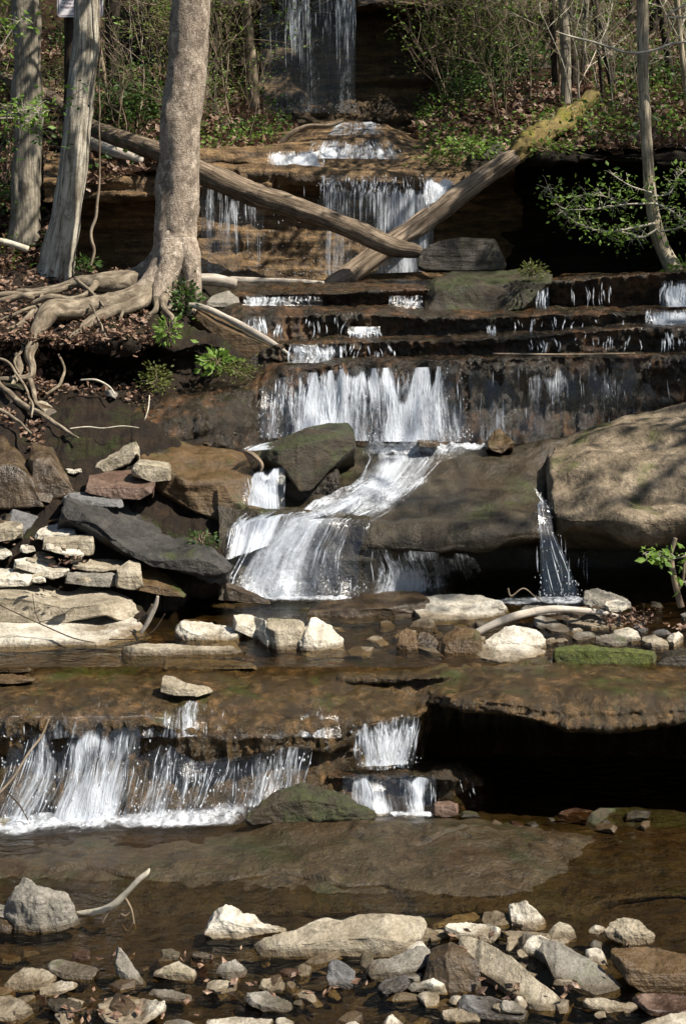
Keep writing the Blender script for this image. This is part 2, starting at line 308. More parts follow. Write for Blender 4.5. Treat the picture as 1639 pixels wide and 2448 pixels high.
def loft(name, rows, x0, x1, nx, seg, mat, amp=.02, freq=6, rnd_=.35, strat=0, sfreq=12, lumps=0, lfreq=2, cracks=None, custom=None, jit=0, drape=0, kind='structure', label=None, cat=None, parent=None):
    if x1 == XR: nx = int(nx*1.4)
    X = np.linspace(x0, x1, nx)
    R = [rowpts(r, X) for r in rows]
    if jit:
        for k, r in enumerate(R):
            j = fbm(np.stack([X/90., X*0+k*9.1, X*0], -1), 4, 5)
            r[:, 2] += j*jit; r[:, 1] += fbm(np.stack([X/70., X*0+k*5.1, X*0+3], -1), 4, 9)*jit*1.5
    G = smooth_rows(R, seg, rnd_); nr = len(G)
    v = G.reshape(-1, 3); f = gridf(nr, nx)
    nn = vnorm(v, f)
    d = amp*fbm(v*freq, 5, 3)
    if lumps: d = d+lumps*fbm(v*lfreq, 3, 21)
    if strat:
        h = vn(np.stack([v[:, 0]*1.2, v[:, 1]*1.2, v[:, 2]*sfreq+.6*fbm(v*1.5, 2, 8)], -1), 31)+.6*vn(np.stack([v[:, 0]*2.5, v[:, 1]*2.5, v[:, 2]*sfreq*2.3], -1), 33)
        h = np.tanh(h*2.5)
        d = d+strat*h*np.clip(1-np.abs(nn[:, 2])*1.1, 0, 1)
    if drape: d = d+drape*np.clip(1-np.abs(nn[:, 2])*1.05, 0, 1)*(fbm(np.stack([v[:, 0]*26, v[:, 1]*6, v[:, 2]*4], -1), 4, 44)+.5*fbm(v*34, 3, 45))
    v = v+nn*d[:, None]
    if cracks:
        for (s, pl, Z, w, dep) in cracks:
            q = np.array([P(s, a, b, Yz(s, b, Z)) for a, b in pl])[:, :2]
            best = np.full(len(v), 9.)
            pp = v[:, :2]+.012*np.stack([fbm(v*14, 3, 40), fbm(v*14, 3, 41)], -1)
            for a, b in zip(q[:-1], q[1:]):
                t = np.clip(((pp-a)@(b-a))/((b-a)@(b-a)), 0, 1); best = np.minimum(best, np.linalg.norm(pp-(a+t[:, None]*(b-a)), axis=1))
            v[:, 2] -= dep*np.exp(-(best/w)**2)
    if custom is not None: v = custom(v, nn)
    GR[name] = v.reshape(nr, nx, 3)
    return mk(name, v, f, MT[mat], kind=kind, origin=np.zeros(3) if kind == 'structure' else None, label=label, cat=cat, parent=parent)
XL, XR = -1500, 5200
# --- foreground bed and slab
loft('stream_bed', [(4, [(XL, 3000, -.05)], 'Z'), (4, [(XL, 1600, -.05)], 'Z'), (4, [(XL, 1000, -.07)], 'Z'), (4, [(XL, 560, -.09)], 'Z'), (4, [(XL, 300, -.12)], 'Z')], -2200, 5200, 330, [10, 60, 50, 20], 'bed', amp=.02, freq=9, lumps=.02, lfreq=3)
crk = [(4, [(250, 800), (400, 797), (600, 822)], .03, .008, .026), (4, [(1080, 850), (1240, 825), (1440, 848), (1568, 882), (1740, 870), (1880, 930), (1760, 960), (1690, 995)], .02, .009, .03), (4, [(1900, 700), (2100, 640), (2200, 615)], .05, .01, .016)]
loft('slab_bedrock', [(4, [(XL, 1075, -.08), (2700, 1050, -.08), (3000, 1010, -.2), (XR, 1000, -.3)], 'Z'),
    (4, [(XL, 985, -.032), (700, 985, -.032), (1500, 1000, -.032), (2300, 1010, -.03), (2750, 960, -.035), (3000, 940, -.05), (XR, 900, -.1)], 'Z'),
    (4, [(XL, 880, -.004), (700, 870, .000), (1500, 890, .004), (2300, 910, .002), (2650, 880, -.01), (3000, 850, -.04), (XR, 850, -.1)], 'Z'),
    (4, [(XL, 790, .004), (300, 800, .02), (1000, 800, .022), (1568, 790, .03), (2100, 780, .04), (2350, 790, .028), (2600, 800, .005), (2850, 800, -.02), (XR, 780, -.08)], 'Z'),
    (4, [(XL, 700, -.02), (600, 690, -.01), (1000, 690, .01), (1568, 690, .045), (2100, 650, .065), (2250, 660, .06), (2450, 700, .035), (2700, 730, .0), (3000, 730, -.03), (XR, 700, -.08)], 'Z'),
    (4, [(XL, 625, -.05), (1100, 620, -.02), (1250, 605, .03), (1568, 590, .06), (2000, 595, .07), (2150, 600, .06), (2300, 620, .03), (2600, 640, .0), (2900, 640, -.03), (XR, 640, -.08)], 'Z'),
    (4, [(XL, 600, -.1), (1200, 592, -.08), (2100, 585, -.06), (XR, 580, -.3)], 'Z')], XL, XR, 520, [10, 14, 22, 22, 16, 10], 'slab', amp=.013, freq=13, lumps=.018, lfreq=3, rnd_=.8, cracks=crk)
# --- lower ledge with the near falls, and the undercut mossy shelf on the right
loft('rock_ledge', [
    (4, [(XL, 620, 6.62), (1500, 610, 6.62), (1900, 570, 6.8), (2000, 300, 7.9), (XR, 300, 7.9)]),
    (4, [(XL, 420, 6.69), (1500, 400, 6.72), (1900, 300, 7.0), (1990, 250, 7.9), (XR, 250, 7.9)]),
    (4, [(XL, 340, 6.74), (700, 290, 6.74), (900, 370, 6.73), (1300, 310, 6.74), (1500, 300, 6.78), (1900, 150, 6.95), (1980, -110, 7.9), (XR, -110, 7.9)]),
    (4, [(XL, 260, 6.72), (300, 250, 6.70), (700, 190, 6.70), (880, 340, 6.66), (1050, 320, 6.66), (1250, 260, 6.68), (1500, 270, 6.72), (1700, 160, 6.78), (1880, 130, 6.85), (1925, 120, 6.9), (1960, 60, 7.0), (2050, 80, 6.78), (2300, 110, 6.72), (2600, 185, 6.68), (2780, 190, 6.68), (3136, 150, 6.70), (XR, 150, 6.70)]),
    (4, [(XL, 150, 6.70), (600, 130, 6.70), (900, 200, 6.66), (1100, 180, 6.68), (1500, 160, 6.74), (1700, 130, 6.80), (1910, 105, 6.88), (1960, 30, 7.0), (2050, 30, 6.76), (2300, 60, 6.68), (2600, 110, 6.64), (3136, 90, 6.66), (XR, 90, 6.66)]),
    (4, [(XL, 40, 6.86), (600, 40, 6.86), (1100, 50, 6.88), (1700, 60, 6.92), (1900, 80, 6.95), (1960, 0, 7.0), (2300, -5, 6.78), (2600, 10, 6.74), (3136, 10, 6.76), (XR, 10, 6.76)]),
    (4, [(XL, -40, 7.1), (1568, -35, 7.1), (1750, -20, 7.1), (1960, -40, 7.05), (2300, -45, 6.95), (3136, -50, 6.95), (XR, -50, 6.95)]),
    (3, [(XL, 740, .468), (1400, 745, .468), (1600, 800, .47), (2000, 790, .50), (2100, 750, .508), (2800, 745, .505), (3000, 790, .485), (XR, 780, .48)], 'Z'),
    (3, [(XL, 600, .44), (XR, 620, .45)], 'Z'), (3, [(XL, 440, .38), (XR, 440, .38)], 'Z'), (3, [(XL, 300, .2), (XR, 300, .2)], 'Z')],
    XL, XR, 700, [6, 8, 8, 14, 12, 12, 12, 20, 10, 4], 'fallrock', amp=.014, freq=16, lumps=.022, lfreq=4, rnd_=.5, strat=.008, sfreq=14, jit=.008, drape=.045)
loft('rock_shelf', [(4, [(1500, 600, 6.72), (2100, 590, 6.74), (2300, 560, 7.0)]), (4, [(1500, 470, 6.76), (2060, 450, 6.78), (2250, 460, 7.0)]), (4, [(1500, 400, 6.70), (2060, 400, 6.72), (2250, 440, 7.0)]),
    (4, [(1500, 365, 6.78), (2060, 365, 6.80), (2250, 430, 7.1)]), (4, [(1500, 330, 7.0), (2100, 330, 7.1), (2250, 420, 7.4)])], 1500, 2250, 180, [10, 8, 6, 8], 'ledge', amp=.02, freq=18, jit=.015)
# --- the smooth dome of the middle cascade
loft('dome_bedrock', [
    (3, [(1000, 450, 8.5), (1700, 450, 8.5), (1900, 450, 8.8), (2200, 450, 9.5), (3400, 450, 9.5)]),
    (3, [(1000, 300, 8.65), (1700, 330, 8.55), (1900, 330, 8.95), (2150, 320, 9.5), (3400, 320, 9.6)]),
    (3, [(1000, 220, 8.75), (1700, 260, 8.55), (1900, 260, 8.8), (2150, 190, 9.5), (3400, 200, 9.6)]),
    (3, [(1000, 120, 8.85), (1500, 120, 8.68), (1700, 200, 8.55), (1950, 235, 8.52), (2150, 215, 8.55), (2350, 180, 8.65), (2510, 165, 8.75), (2560, 165, 9.2), (3400, 160, 9.5)]),
    (3, [(1000, 30, 8.95), (1500, 30, 8.8), (1800, 90, 8.65), (2150, 110, 8.62), (2400, 80, 8.75), (2510, 70, 8.85), (2570, 70, 9.3), (3400, 60, 9.6)]),
    (2, [(1000, 1200, 9.05), (1500, 1180, 9.1), (1800, 1210, 8.95), (2150, 1190, 8.9), (2480, 1160, 9.05), (2560, 1140, 9.4), (3400, 1100, 9.7)]),
    (2, [(1000, 1100, 9.3), (1500, 1090, 9.4), (1800, 1120, 9.25), (2050, 1060, 9.4), (2400, 1020, 9.5), (2500, 1010, 9.65), (2600, 1010, 9.8), (3400, 950, 9.8)]),
    (2, [(1000, 1000, 9.6), (1500, 1000, 9.75), (1900, 1000, 9.75), (2100, 950, 9.8), (2400, 908, 9.85), (2520, 880, 9.85), (2600, 880, 9.9), (3400, 850, 10.0)]),
    (2, [(1000, 905, 9.95), (1500, 900, 10.0), (2000, 893, 10.05), (2400, 880, 10.0), (2520, 858, 9.98), (2600, 850, 10.0), (3400, 850, 10.05)]),
    (2, [(1000, 900, 10.3), (3400, 870, 10.4)])], 1000, 3400, 420, [8, 8, 8, 12, 14, 14, 14, 12, 6], 'dome', amp=.028, freq=7, lumps=.05, lfreq=2.2, rnd_=.6, strat=.02, sfreq=9)
# --- the wide fall wall and the four steps above it
loft('rock_steps', [
    (2, [(600, 900, 9.5), (1180, 900, 9.9), (1600, 890, 10.05), (2500, 890, 10.1), (XR, 890, 10.3)]),
    (2, [(600, 780, 9.75), (900, 760, 9.7), (1180, 740, 10.05), (1600, 720, 10.12), (2500, 720, 10.2), (XR, 720, 10.3)]),
    (2, [(600, 700, 10.0), (900, 660, 9.95), (1180, 630, 10.12), (1600, 570, 10.05), (2500, 540, 10.14), (XR, 540, 10.25)]),
    (2, [(600, 680, 10.2), (900, 640, 10.15), (1180, 600, 10.2), (1300, 545, 10.12), (1568, 512, 10.08), (2000, 508, 10.1), (2300, 500, 10.12), (2550, 482, 10.15), (XR, 482, 10.2)]),
    (2, [(600, 660, 10.4), (1180, 580, 10.3), (1300, 530, 10.2), (1568, 500, 10.16), (2000, 498, 10.18), (2300, 488, 10.2), (2550, 474, 10.25), (XR, 474, 10.3)]),
    (2, [(600, 640, 10.6), (1180, 520, 10.5), (1568, 486, 10.52), (2550, 464, 10.55), (XR, 464, 10.6)]),
    (2, [(600, 600, 10.7), (1180, 460, 10.55), (1250, 425, 10.5), (1568, 412, 10.48), (2000, 410, 10.5), (2300, 402, 10.5), (2500, 390, 10.5), (2700, 365, 10.5), (2950, 350, 10.5), (3136, 365, 10.5), (XR, 370, 10.5)]),
    (2, [(600, 590, 10.8), (1180, 430, 10.65), (1568, 400, 10.6), (2000, 398, 10.62), (2300, 390, 10.62), (2500, 376, 10.62), (2700, 350, 10.62), (2950, 335, 10.62), (3136, 350, 10.62), (XR, 355, 10.62)]),
    (2, [(600, 570, 10.95), (1180, 410, 10.9), (1568, 388, 10.95), (2500, 360, 10.95), (2950, 325, 10.95), (XR, 340, 10.95)]),
    (2, [(600, 500, 11.0), (1060, 300, 11.0), (1568, 290, 10.88), (1900, 300, 10.9), (2200, 305, 10.9), (2600, 290, 10.9), (XR, 290, 10.9)]),
    (2, [(600, 480, 11.1), (1060, 255, 11.1), (1568, 264, 11.05), (1900, 276, 11.05), (2200, 285, 11.05), (2600, 270, 11.05), (XR, 270, 11.05)]),
    (2, [(600, 460, 11.3), (1060, 240, 11.5), (1568, 246, 11.5), (2450, 250, 11.5), (XR, 240, 11.5)]),
    (2, [(600, 400, 11.4), (1060, 215, 11.5), (1250, 200, 11.4), (1568, 196, 11.4), (1930, 175, 11.4), (2400, 180, 11.5), (2480, 150, 11.34), (2700, 125, 11.34), (3136, 95, 11.3), (XR, 90, 11.3)]),
    (2, [(600, 330, 11.5), (1060, 185, 11.6), (1250, 190, 11.5), (1568, 188, 11.5), (1930, 168, 11.5), (2400, 170, 11.6), (2480, 142, 11.45), (2700, 117, 11.45), (3136, 88, 11.4), (XR, 84, 11.4)]),
    (2, [(600, 200, 12.6), (1060, 140, 12.6), (1568, 135, 12.6), (2400, 120, 12.6), (2700, 106, 12.4), (XR, 76, 12.4)]),
    (2, [(600, 100, 15.5), (XR, 84, 15.5)])], 600, XR, 560, [12, 12, 8, 5, 8, 12, 5, 8, 12, 5, 8, 12, 5, 12, 8], 'ledge', amp=.022, freq=13, lumps=.02, lfreq=3, rnd_=.12, strat=.012, sfreq=13, jit=.016, drape=.04)
# --- middle cliff with the dripping curtain, the deep cave on the right, and the mossy cascade above
loft('layered_cliff', [
    (1, [(200, 1320, 12.9), (800, 1300, 12.9), (900, 1300, 12.75), (2000, 1300, 12.8), (2200, 1290, 13.6), (2350, 1290, 14.6)]),
    (1, [(200, 1190, 13.4), (800, 1190, 13.3), (900, 1190, 12.92), (1400, 1180, 12.95), (1900, 1180, 13.1), (2150, 1130, 14.2), (2350, 1130, 14.9)]),
    (1, [(200, 1040, 13.6), (800, 1040, 13.5), (900, 1040, 13.08), (1500, 1050, 13.1), (1900, 1040, 13.3), (2150, 900, 14.2), (2350, 850, 14.9)]),
    (1, [(200, 920, 13.5), (900, 900, 13.22), (2000, 890, 13.3), (2150, 850, 13.6), (2350, 800, 14.5)]),
    (1, [(200, 930, 12.9), (700, 905, 12.9), (920, 850, 13.0), (1240, 840, 13.0), (1260, 800, 13.0), (1500, 830, 12.95), (1960, 860, 12.95), (2150, 840, 12.95), (2350, 790, 12.9)]),
    (1, [(200, 830, 12.95), (700, 800, 12.95), (920, 770, 13.05), (1500, 780, 13.05), (1960, 790, 13.0), (2150, 790, 13.0), (2350, 740, 12.95)]),
    (1, [(200, 800, 13.2), (920, 762, 13.4), (1568, 772, 13.4), (1960, 780, 13.3), (2350, 720, 13.3)]),
    (1, [(200, 740, 13.45), (920, 700, 13.5), (1400, 705, 13.5), (1568, 745, 13.5), (1980, 745, 13.45), (2250, 720, 13.4), (2350, 710, 13.4)]),
    (1, [(200, 730, 13.8), (920, 690, 13.7), (1400, 690, 13.7), (1568, 732, 13.6), (1980, 732, 13.6), (2350, 700, 13.6)]),
    (1, [(200, 700, 14.2), (920, 690, 14.1), (1300, 660, 14.05), (1440, 640, 14.0), (1568, 640, 13.9), (1750, 640, 13.9), (1900, 690, 13.9), (2000, 725, 13.9), (2350, 690, 14.0)]),
    (1, [(200, 690, 15), (1250, 640, 14.6), (1440, 590, 14.5), (1568, 575, 14.4), (1750, 590, 14.4), (1920, 660, 14.4), (2350, 680, 14.6)]),
    (1, [(200, 680, 15.5), (1250, 620, 15), (1440, 575, 15.0), (1540, 548, 15.0), (1680, 552, 15.0), (1760, 580, 15), (1950, 630, 15), (2350, 650, 15)]),
    (1, [(200, 680, 17.8), (2350, 640, 17.8)])], 200, 2350, 480, [12, 12, 5, 14, 10, 5, 9, 5, 12, 10, 10, 8], 'strata', amp=.03, freq=9, lumps=.06, lfreq=2, rnd_=.15, strat=.085, sfreq=7, jit=.02)
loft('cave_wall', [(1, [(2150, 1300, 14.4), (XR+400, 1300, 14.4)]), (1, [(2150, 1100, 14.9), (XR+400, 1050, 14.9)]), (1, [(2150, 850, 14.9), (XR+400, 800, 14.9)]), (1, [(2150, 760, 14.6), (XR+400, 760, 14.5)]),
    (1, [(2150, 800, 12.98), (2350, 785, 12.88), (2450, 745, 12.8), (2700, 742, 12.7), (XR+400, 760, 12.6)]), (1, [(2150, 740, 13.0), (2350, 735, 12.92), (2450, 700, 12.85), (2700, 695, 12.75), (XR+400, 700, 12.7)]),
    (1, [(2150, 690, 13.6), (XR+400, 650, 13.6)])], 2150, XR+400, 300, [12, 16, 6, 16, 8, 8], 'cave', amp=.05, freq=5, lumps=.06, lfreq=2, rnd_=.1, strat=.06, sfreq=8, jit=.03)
loft('upper_cliff', [(1, [(700, 660, 17.2), (2600, 660, 17.2)]), (1, [(700, 540, 17.25), (2600, 560, 17.25)]), (1, [(700, 400, 17.35), (1900, 400, 17.4), (2600, 400, 17.4)]), (1, [(700, 200, 17.5), (1900, 200, 17.5), (2600, 200, 17.5)]),
    (1, [(700, 60, 17.9), (1600, 60, 17.9), (2600, 60, 17.9)]), (1, [(700, 60, 17.4), (1150, 40, 17.2), (1250, -60, 17.2), (1560, -60, 17.2), (1620, 34, 17.0), (1900, 34, 17.0), (2600, 60, 17.3)]),
    (1, [(700, 20, 17.4), (1150, 15, 17.2), (1250, -90, 17.2), (1560, -90, 17.2), (1620, 12, 17.0), (1900, 12, 17.0), (2600, 20, 17.4)]),
    (1, [(700, -60, 18.2), (2600, -60, 18.2)]), (1, [(700, -250, 20), (2600, -250, 20)])], 700, 2600, 380, [10, 12, 14, 10, 14, 5, 8, 8], 'upper', amp=.05, freq=4, lumps=.09, lfreq=1.5, rnd_=.1, strat=.13, sfreq=4, jit=.04)
# --- banks and hillsides
loft('left_bank', [
    (3, [(XL, 730, .36), (500, 700, .36), (820, 640, .36), (900, 500, .36), (1100, 440, .36), (1300, 430, .36)], 'Z'),
    (3, [(XL, 400, 8.25), (500, 400, 8.3), (900, 410, 8.5), (1300, 440, 8.65)]),
    (2, [(XL, 1190, 8.85), (400, 1190, 8.9), (900, 1230, 9.0), (1300, 1230, 9.1)]),
    (2, [(XL, 880, 9.35), (350, 880, 9.4), (600, 900, 9.45), (750, 960, 9.4), (1000, 1000, 9.5), (1300, 1030, 9.6)]),
    (2, [(XL, 640, 10.0), (300, 640, 10.05), (700, 660, 10.1), (800, 700, 10.1), (1000, 800, 10.2), (1250, 850, 10.2)]),
    (2, [(XL, 590, 10.2), (180, 580, 10.3), (350, 610, 10.95), (700, 610, 10.95), (780, 570, 10.4), (1050, 600, 10.35), (1250, 700, 10.5)]),
    (2, [(XL, 480, 10.4), (180, 470, 10.5), (350, 420, 10.95), (700, 420, 10.95), (780, 480, 10.45), (1050, 500, 10.45), (1250, 640, 10.6)]),
    (2, [(XL, 430, 10.35), (180, 430, 10.35), (380, 440, 10.2), (740, 440, 10.15), (800, 450, 10.25), (1010, 450, 10.3), (1100, 520, 10.4), (1250, 600, 10.8)]),
    (2, [(XL, 390, 10.4), (350, 405, 10.25), (740, 405, 10.22), (800, 428, 10.3), (1010, 430, 10.35), (1100, 480, 10.5), (1250, 560, 11.0)]),
    (2, [(XL, 230, 10.9), (350, 250, 10.9), (700, 260, 10.9), (900, 280, 11.1), (1100, 380, 11.0), (1250, 500, 11.3)]),
    (2, [(XL, 90, 11.8), (350, 110, 11.8), (700, 120, 11.9), (900, 140, 12.0), (1050, 170, 12.0), (1250, 260, 12.0)]),
    (1, [(XL, 1200, 13.2), (300, 1290, 13.4), (1250, 1350, 13.4)])], XL, 1250, 420, [6, 10, 14, 12, 6, 10, 14, 6, 12, 12, 8], 'bank', amp=.05, freq=10, lumps=.07, lfreq=3, rnd_=.2, strat=.06, sfreq=8, jit=.03, drape=.05)
loft('right_bank', [(3, [(3450, 560, .38), (6000, 560, .38)], 'Z'), (3, [(3450, 300, 8.7), (6000, 200, 8.5)]), (2, [(3450, 1000, 9.3), (6000, 700, 9.0)]), (2, [(3450, 560, 10.1), (6000, 200, 10)]), (2, [(3450, 180, 11.1), (6000, -300, 11)]),
    (1, [(3450, 1150, 12.2), (6000, 200, 12)]), (1, [(3450, 700, 12.7), (6000, -200, 12.8)])], 3450, 6000, 160, [10, 12, 14, 12, 10, 8], 'bank', amp=.05, freq=7, lumps=.08, lfreq=2, rnd_=.3, strat=.03, sfreq=8)
loft('left_hill', [(1, [(-1600, 1350, 12.2), (0, 1300, 12.4), (180, 1280, 12.6), (260, 1130, 12.7), (380, 870, 12.85), (700, 810, 13.0), (920, 760, 13.5), (1100, 710, 13.9), (1330, 690, 14.2)]),
    (1, [(-1600, 950, 13.5), (0, 960, 13.4), (400, 760, 13.8), (700, 710, 13.9), (1100, 660, 14.6), (1330, 660, 14.9)]),
    (1, [(-1600, 600, 15), (0, 640, 15), (700, 580, 15.2), (1000, 520, 15.5), (1200, 570, 16), (1330, 610, 16.6)]),
    (1, [(-1600, 200, 17), (0, 350, 17), (700, 340, 17.5), (1000, 320, 17.5), (1180, 420, 17.4), (1330, 560, 17.3)]),
    (1, [(-1600, -100, 20), (0, 50, 20), (700, 80, 20), (1000, 60, 19), (1180, 30, 18.4), (1330, -30, 18.3)]),
    (1, [(-1600, -500, 25), (1330, -400, 24)]), (1, [(-1600, -1500, 36), (1330, -1300, 34)])], -1600, 1330, 300, [18, 22, 26, 26, 12, 10], 'hill', amp=.08, freq=3, lumps=.15, lfreq=.9, rnd_=.6)
loft('right_hill', [(1, [(1900, 720, 13.9), (2100, 740, 13.5), (2300, 725, 13.2), (2450, 690, 12.95), (2700, 680, 12.8), (5000, 660, 12.6)]),
    (1, [(1900, 650, 14.8), (2150, 650, 14.4), (2450, 600, 14), (2700, 560, 13.8), (3136, 560, 13.8), (5000, 400, 13.8)]),
    (1, [(1900, 570, 16.5), (2150, 480, 16), (2450, 430, 15.8), (2700, 430, 15.5), (3136, 400, 15.5), (5000, 200, 15.5)]),
    (1, [(1900, 520, 17.4), (2080, 300, 17.4), (2450, 250, 18), (3136, 200, 18), (5000, -150, 18)]),
    (1, [(1900, 30, 17.9), (2080, 0, 18.0), (2450, 0, 20.5), (3136, 0, 20.5), (5000, -400, 20)]),
    (1, [(1900, -350, 23), (3136, -400, 25), (5000, -900, 24)]), (1, [(1900, -1200, 34), (3136, -1500, 36), (5000, -1900, 34)])], 1900, 5000, 320, [14, 22, 24, 26, 12, 10], 'hill', amp=.08, freq=3, lumps=.15, lfreq=.9, rnd_=.6)
loft('far_hill', [(1, [(900, -100, 19.5), (2400, -100, 19.5)]), (1, [(900, -500, 24), (2400, -500, 24)]), (1, [(900, -1500, 36), (2400, -1500, 36)])], 900, 2400, 60, [8, 8], 'hill', amp=.1, freq=2, rnd_=.5)
# --- water sheets
def sheet(name, x0, x1, y0, y1, z, n=60):
    a = np.linspace(x0, x1, n); b = np.linspace(y0, y1, n); A, B = np.meshgrid(a, b)
    v = np.stack([A, B, np.full_like(A, z)], -1).reshape(-1, 3); v[:, 2] += .003*fbm(v*[3, 7, 1], 3, 77)
    return mk(name, v, gridf(n, n), MT['pool'], origin=np.zeros(3), kind='structure')
sheet('stream_water', -4, 4, 1.5, 7.7, 0.0)
sheet('pool_water', -2.6, 3.2, 7.18, 9.4, .5)
#@@PART2
# ------------------------------------------------------------ finding a surface under a picture point
from mathutils.kdtree import KDTree
KD = {}
def kd(name):
    if name not in KD:
        g = GR[name]; nn_ = vnorm(g.reshape(-1, 3), gridf(g.shape[0], g.shape[1])); v = g.reshape(-1, 3)
        view = v-np.array([0, 0, ZC]); ok = (nn_*view).sum(1) < 0
        v = v[ok]; t = KDTree(len(v)); uv = np.stack([UC+v[:, 0]/v[:, 1]*F, VH+(ZC-v[:, 2])/v[:, 1]*F], -1)
        for i, (a, b) in enumerate(uv): t.insert((a, b, 0), i)
        t.balance(); KD[name] = (t, v)
    return KD[name]
def surf(name, s, x, y):
    t, v = kd(name); r = t.find_n((x/K, V0[s]+y/K, 0), 4); d0 = r[0][2]
    return min(v[i][1] for (_, i, d) in r if d < d0+8)
# ------------------------------------------------------------ rocks
def resample(pl, n):
    pl = np.array(pl, float); x = (pl[:, 0]-pl[0, 0])/max(pl[-1, 0]-pl[0, 0], 1e-6)
    t = np.linspace(0, 1, n); return np.stack([np.interp(t, x, pl[:, 0]), np.interp(t, x, pl[:, 1])], -1)
def chisel(v, f, k, seed, amt=.97, dirs=None):
    r = np.random.RandomState(seed); c = v.mean(0)
    for i in range(k):
        n = r.normal(size=3)
        if dirs: n = n*np.array([1, .8, 1]); n[1] = -abs(n[1]) if i % 2 else n[1]; n[2] = abs(n[2]) if i % 3 else n[2]
        n /= np.linalg.norm(n)
        d = (v-c)@n; m = np.quantile(d, 1)*r.uniform(amt-.04, amt); e = np.maximum(d-m, 0); v = v-e[:, None]*n
    return v
def rough(v, f, a, fr, seed, strat=0):
    n = vnorm(v, f); s = np.linalg.norm(v.max(0)-v.min(0))
    o = v.mean(0)*0
    d = a*s*(fbm((v+o)*fr/s, 4, seed)+.5*np.abs(fbm(v*fr*2.5/s, 3, seed+5)))+a*.16*fbm(v*55, 3, seed+8)
    if strat: d = d+strat*s*np.tanh(3*vn(np.stack([v[:, 0]*2/s, v[:, 1]*2/s, v[:, 2]*16/s], -1), seed))*np.clip(1-abs(n[:, 2])*1.3, 0, 1)
    return v+n*d[:, None]
NR = [0]
def R(label, s, mat, bottom, ridge, top, k=.85, Y=None, Zg=0., name='rock', cat='rock', dmax=1.2, ch=10, ra=.012, group=None, st=.004, rows=None, back=.04):
    NR[0] += 1; n = 76
    B, Rd, Tp = resample(bottom, n), resample(ridge, n), resample(top, n)
    vb = V0[s]+B[:, 1]/K; vr = V0[s]+Rd[:, 1]/K; vt = V0[s]+Tp[:, 1]/K
    Yb = np.full(n, float(Y)) if Y is not None and not isinstance(Y, (list, tuple)) else (np.interp(np.linspace(0, 1, len(Y)), np.linspace(0, 1, len(Y)), Y) if False else (np.interp(np.linspace(0, 1, n), np.linspace(0, 1, len(Y)), Y) if Y is not None else (ZC-Zg)*F/(vb-VH)))
    if Y is None: Yb = Yb.mean()*.6+Yb*.4
    elif s == 4 and bottom[0][1] > 1000: Yb = np.minimum(Yb, (ZC+.015)*F/(vb-VH))
    elif s == 3 and bottom[0][1] > 430: Yb = np.minimum(Yb, (ZC-.485)*F/(vb-VH))
    w3 = lambda A, v_, Yy: np.stack([(A[:, 0]/K-UC)/F*Yy, Yy, ZC-(v_-VH)/F*Yy], -1)
    Yr = Yb+np.clip((vb-vr)/F*Yb*.25, 0, .1)
    D = Yr*((vr-VH)/np.maximum(vt-VH, 40)-1)*k; W_ = (B[-1, 0]-B[0, 0])/K/F*Yb.mean()
    D = np.clip(D, .03, min(dmax, max(.25, W_*1.1)))
    pb, p1, p2 = w3(B, vb, Yb), w3(Rd, vr, Yr), w3(Tp, vt, Yr+D)
    p3 = p2.copy(); p3[:, 1] += back+.1*D; p3[:, 2] = np.minimum(pb[:, 2].min(), p2[:, 2]-.01)-.01
    pm = (pb+p3)/2; pm[:, 2] = pb[:, 2].min()-.012
    sec = []
    cs = [pb, p1, p2, p3]; m = [18, 26, 9, 8]
    for i in range(4):
        a, b = cs[i], cs[(i+1) % 4]
        for j in range(m[i]): sec.append(a+(b-a)*(j/m[i]))
    S = np.stack(sec, 1)                     # n, M, 3
    c = S.mean(1, keepdims=True)
    def cap(i, sgn):
        out = []
        for sc_, of in ((.97, .3), (.8, .62), (.35, .8), (.0, .82)):
            q = c[i]+(S[i]-c[i])*sc_; q[:, 0] += sgn*of*.012*max(W_, .1)*2; out.append(q)
        return out
    L = cap(0, -1)[::-1]; Rr = cap(-1, 1)
    A = np.concatenate([np.array(L), S, np.array(Rr)], 0); M_ = A.shape[1]
    v = A.reshape(-1, 3); f = gridf(A.shape[0], M_, wrap=True)[:, ::-1]
    nn_ = vnorm(v, f); cc = v.mean(0)
    if ((v-cc)*nn_).sum() < 0: f = f[:, ::-1]
    v = chisel(v, f, ch, NR[0]*7+1); v = chisel(v, f, ch, NR[0]*11+5, .90, True); v = rough(v, f, ra*1.25, 9, NR[0], st*1.3)
    return mk(name, v, f, MT[mat], label=label, cat=cat, group=group)
# foreground, near the camera (band 4)
R('big grey mottled boulder standing at the left edge of the near water', 4, 'grey', [(-50, 1030), (20, 1040), (80, 1115), (185, 1142), (215, 1115), (352, 1100)], [(-50, 1010), (15, 1000), (60, 965), (150, 940), (250, 955), (356, 985)], [(-50, 990), (25, 975), (108, 858), (185, 895), (330, 938), (358, 960)], name='boulder', cat='boulder', k=.7, ra=.02)
R('low brown wet rock tucked left of the big mottled boulder', 4, 'brown', [(-120, 1100), (0, 1110), (70, 1118)], [(-120, 1075), (0, 1070), (60, 1090)], [(-120, 1020), (0, 1040), (50, 1060)])
R('bright cream rock with a pointed left shoulder in the near pool', 4, 'cream', [(935, 1142), (1100, 1142), (1210, 1112), (1325, 1100)], [(936, 1085), (1020, 1045), (1110, 1080), (1200, 1088), (1325, 1097)], [(940, 1022), (1040, 968), (1112, 1022), (1168, 1025), (1207, 1067), (1325, 1095)], k=.6, ra=.02)
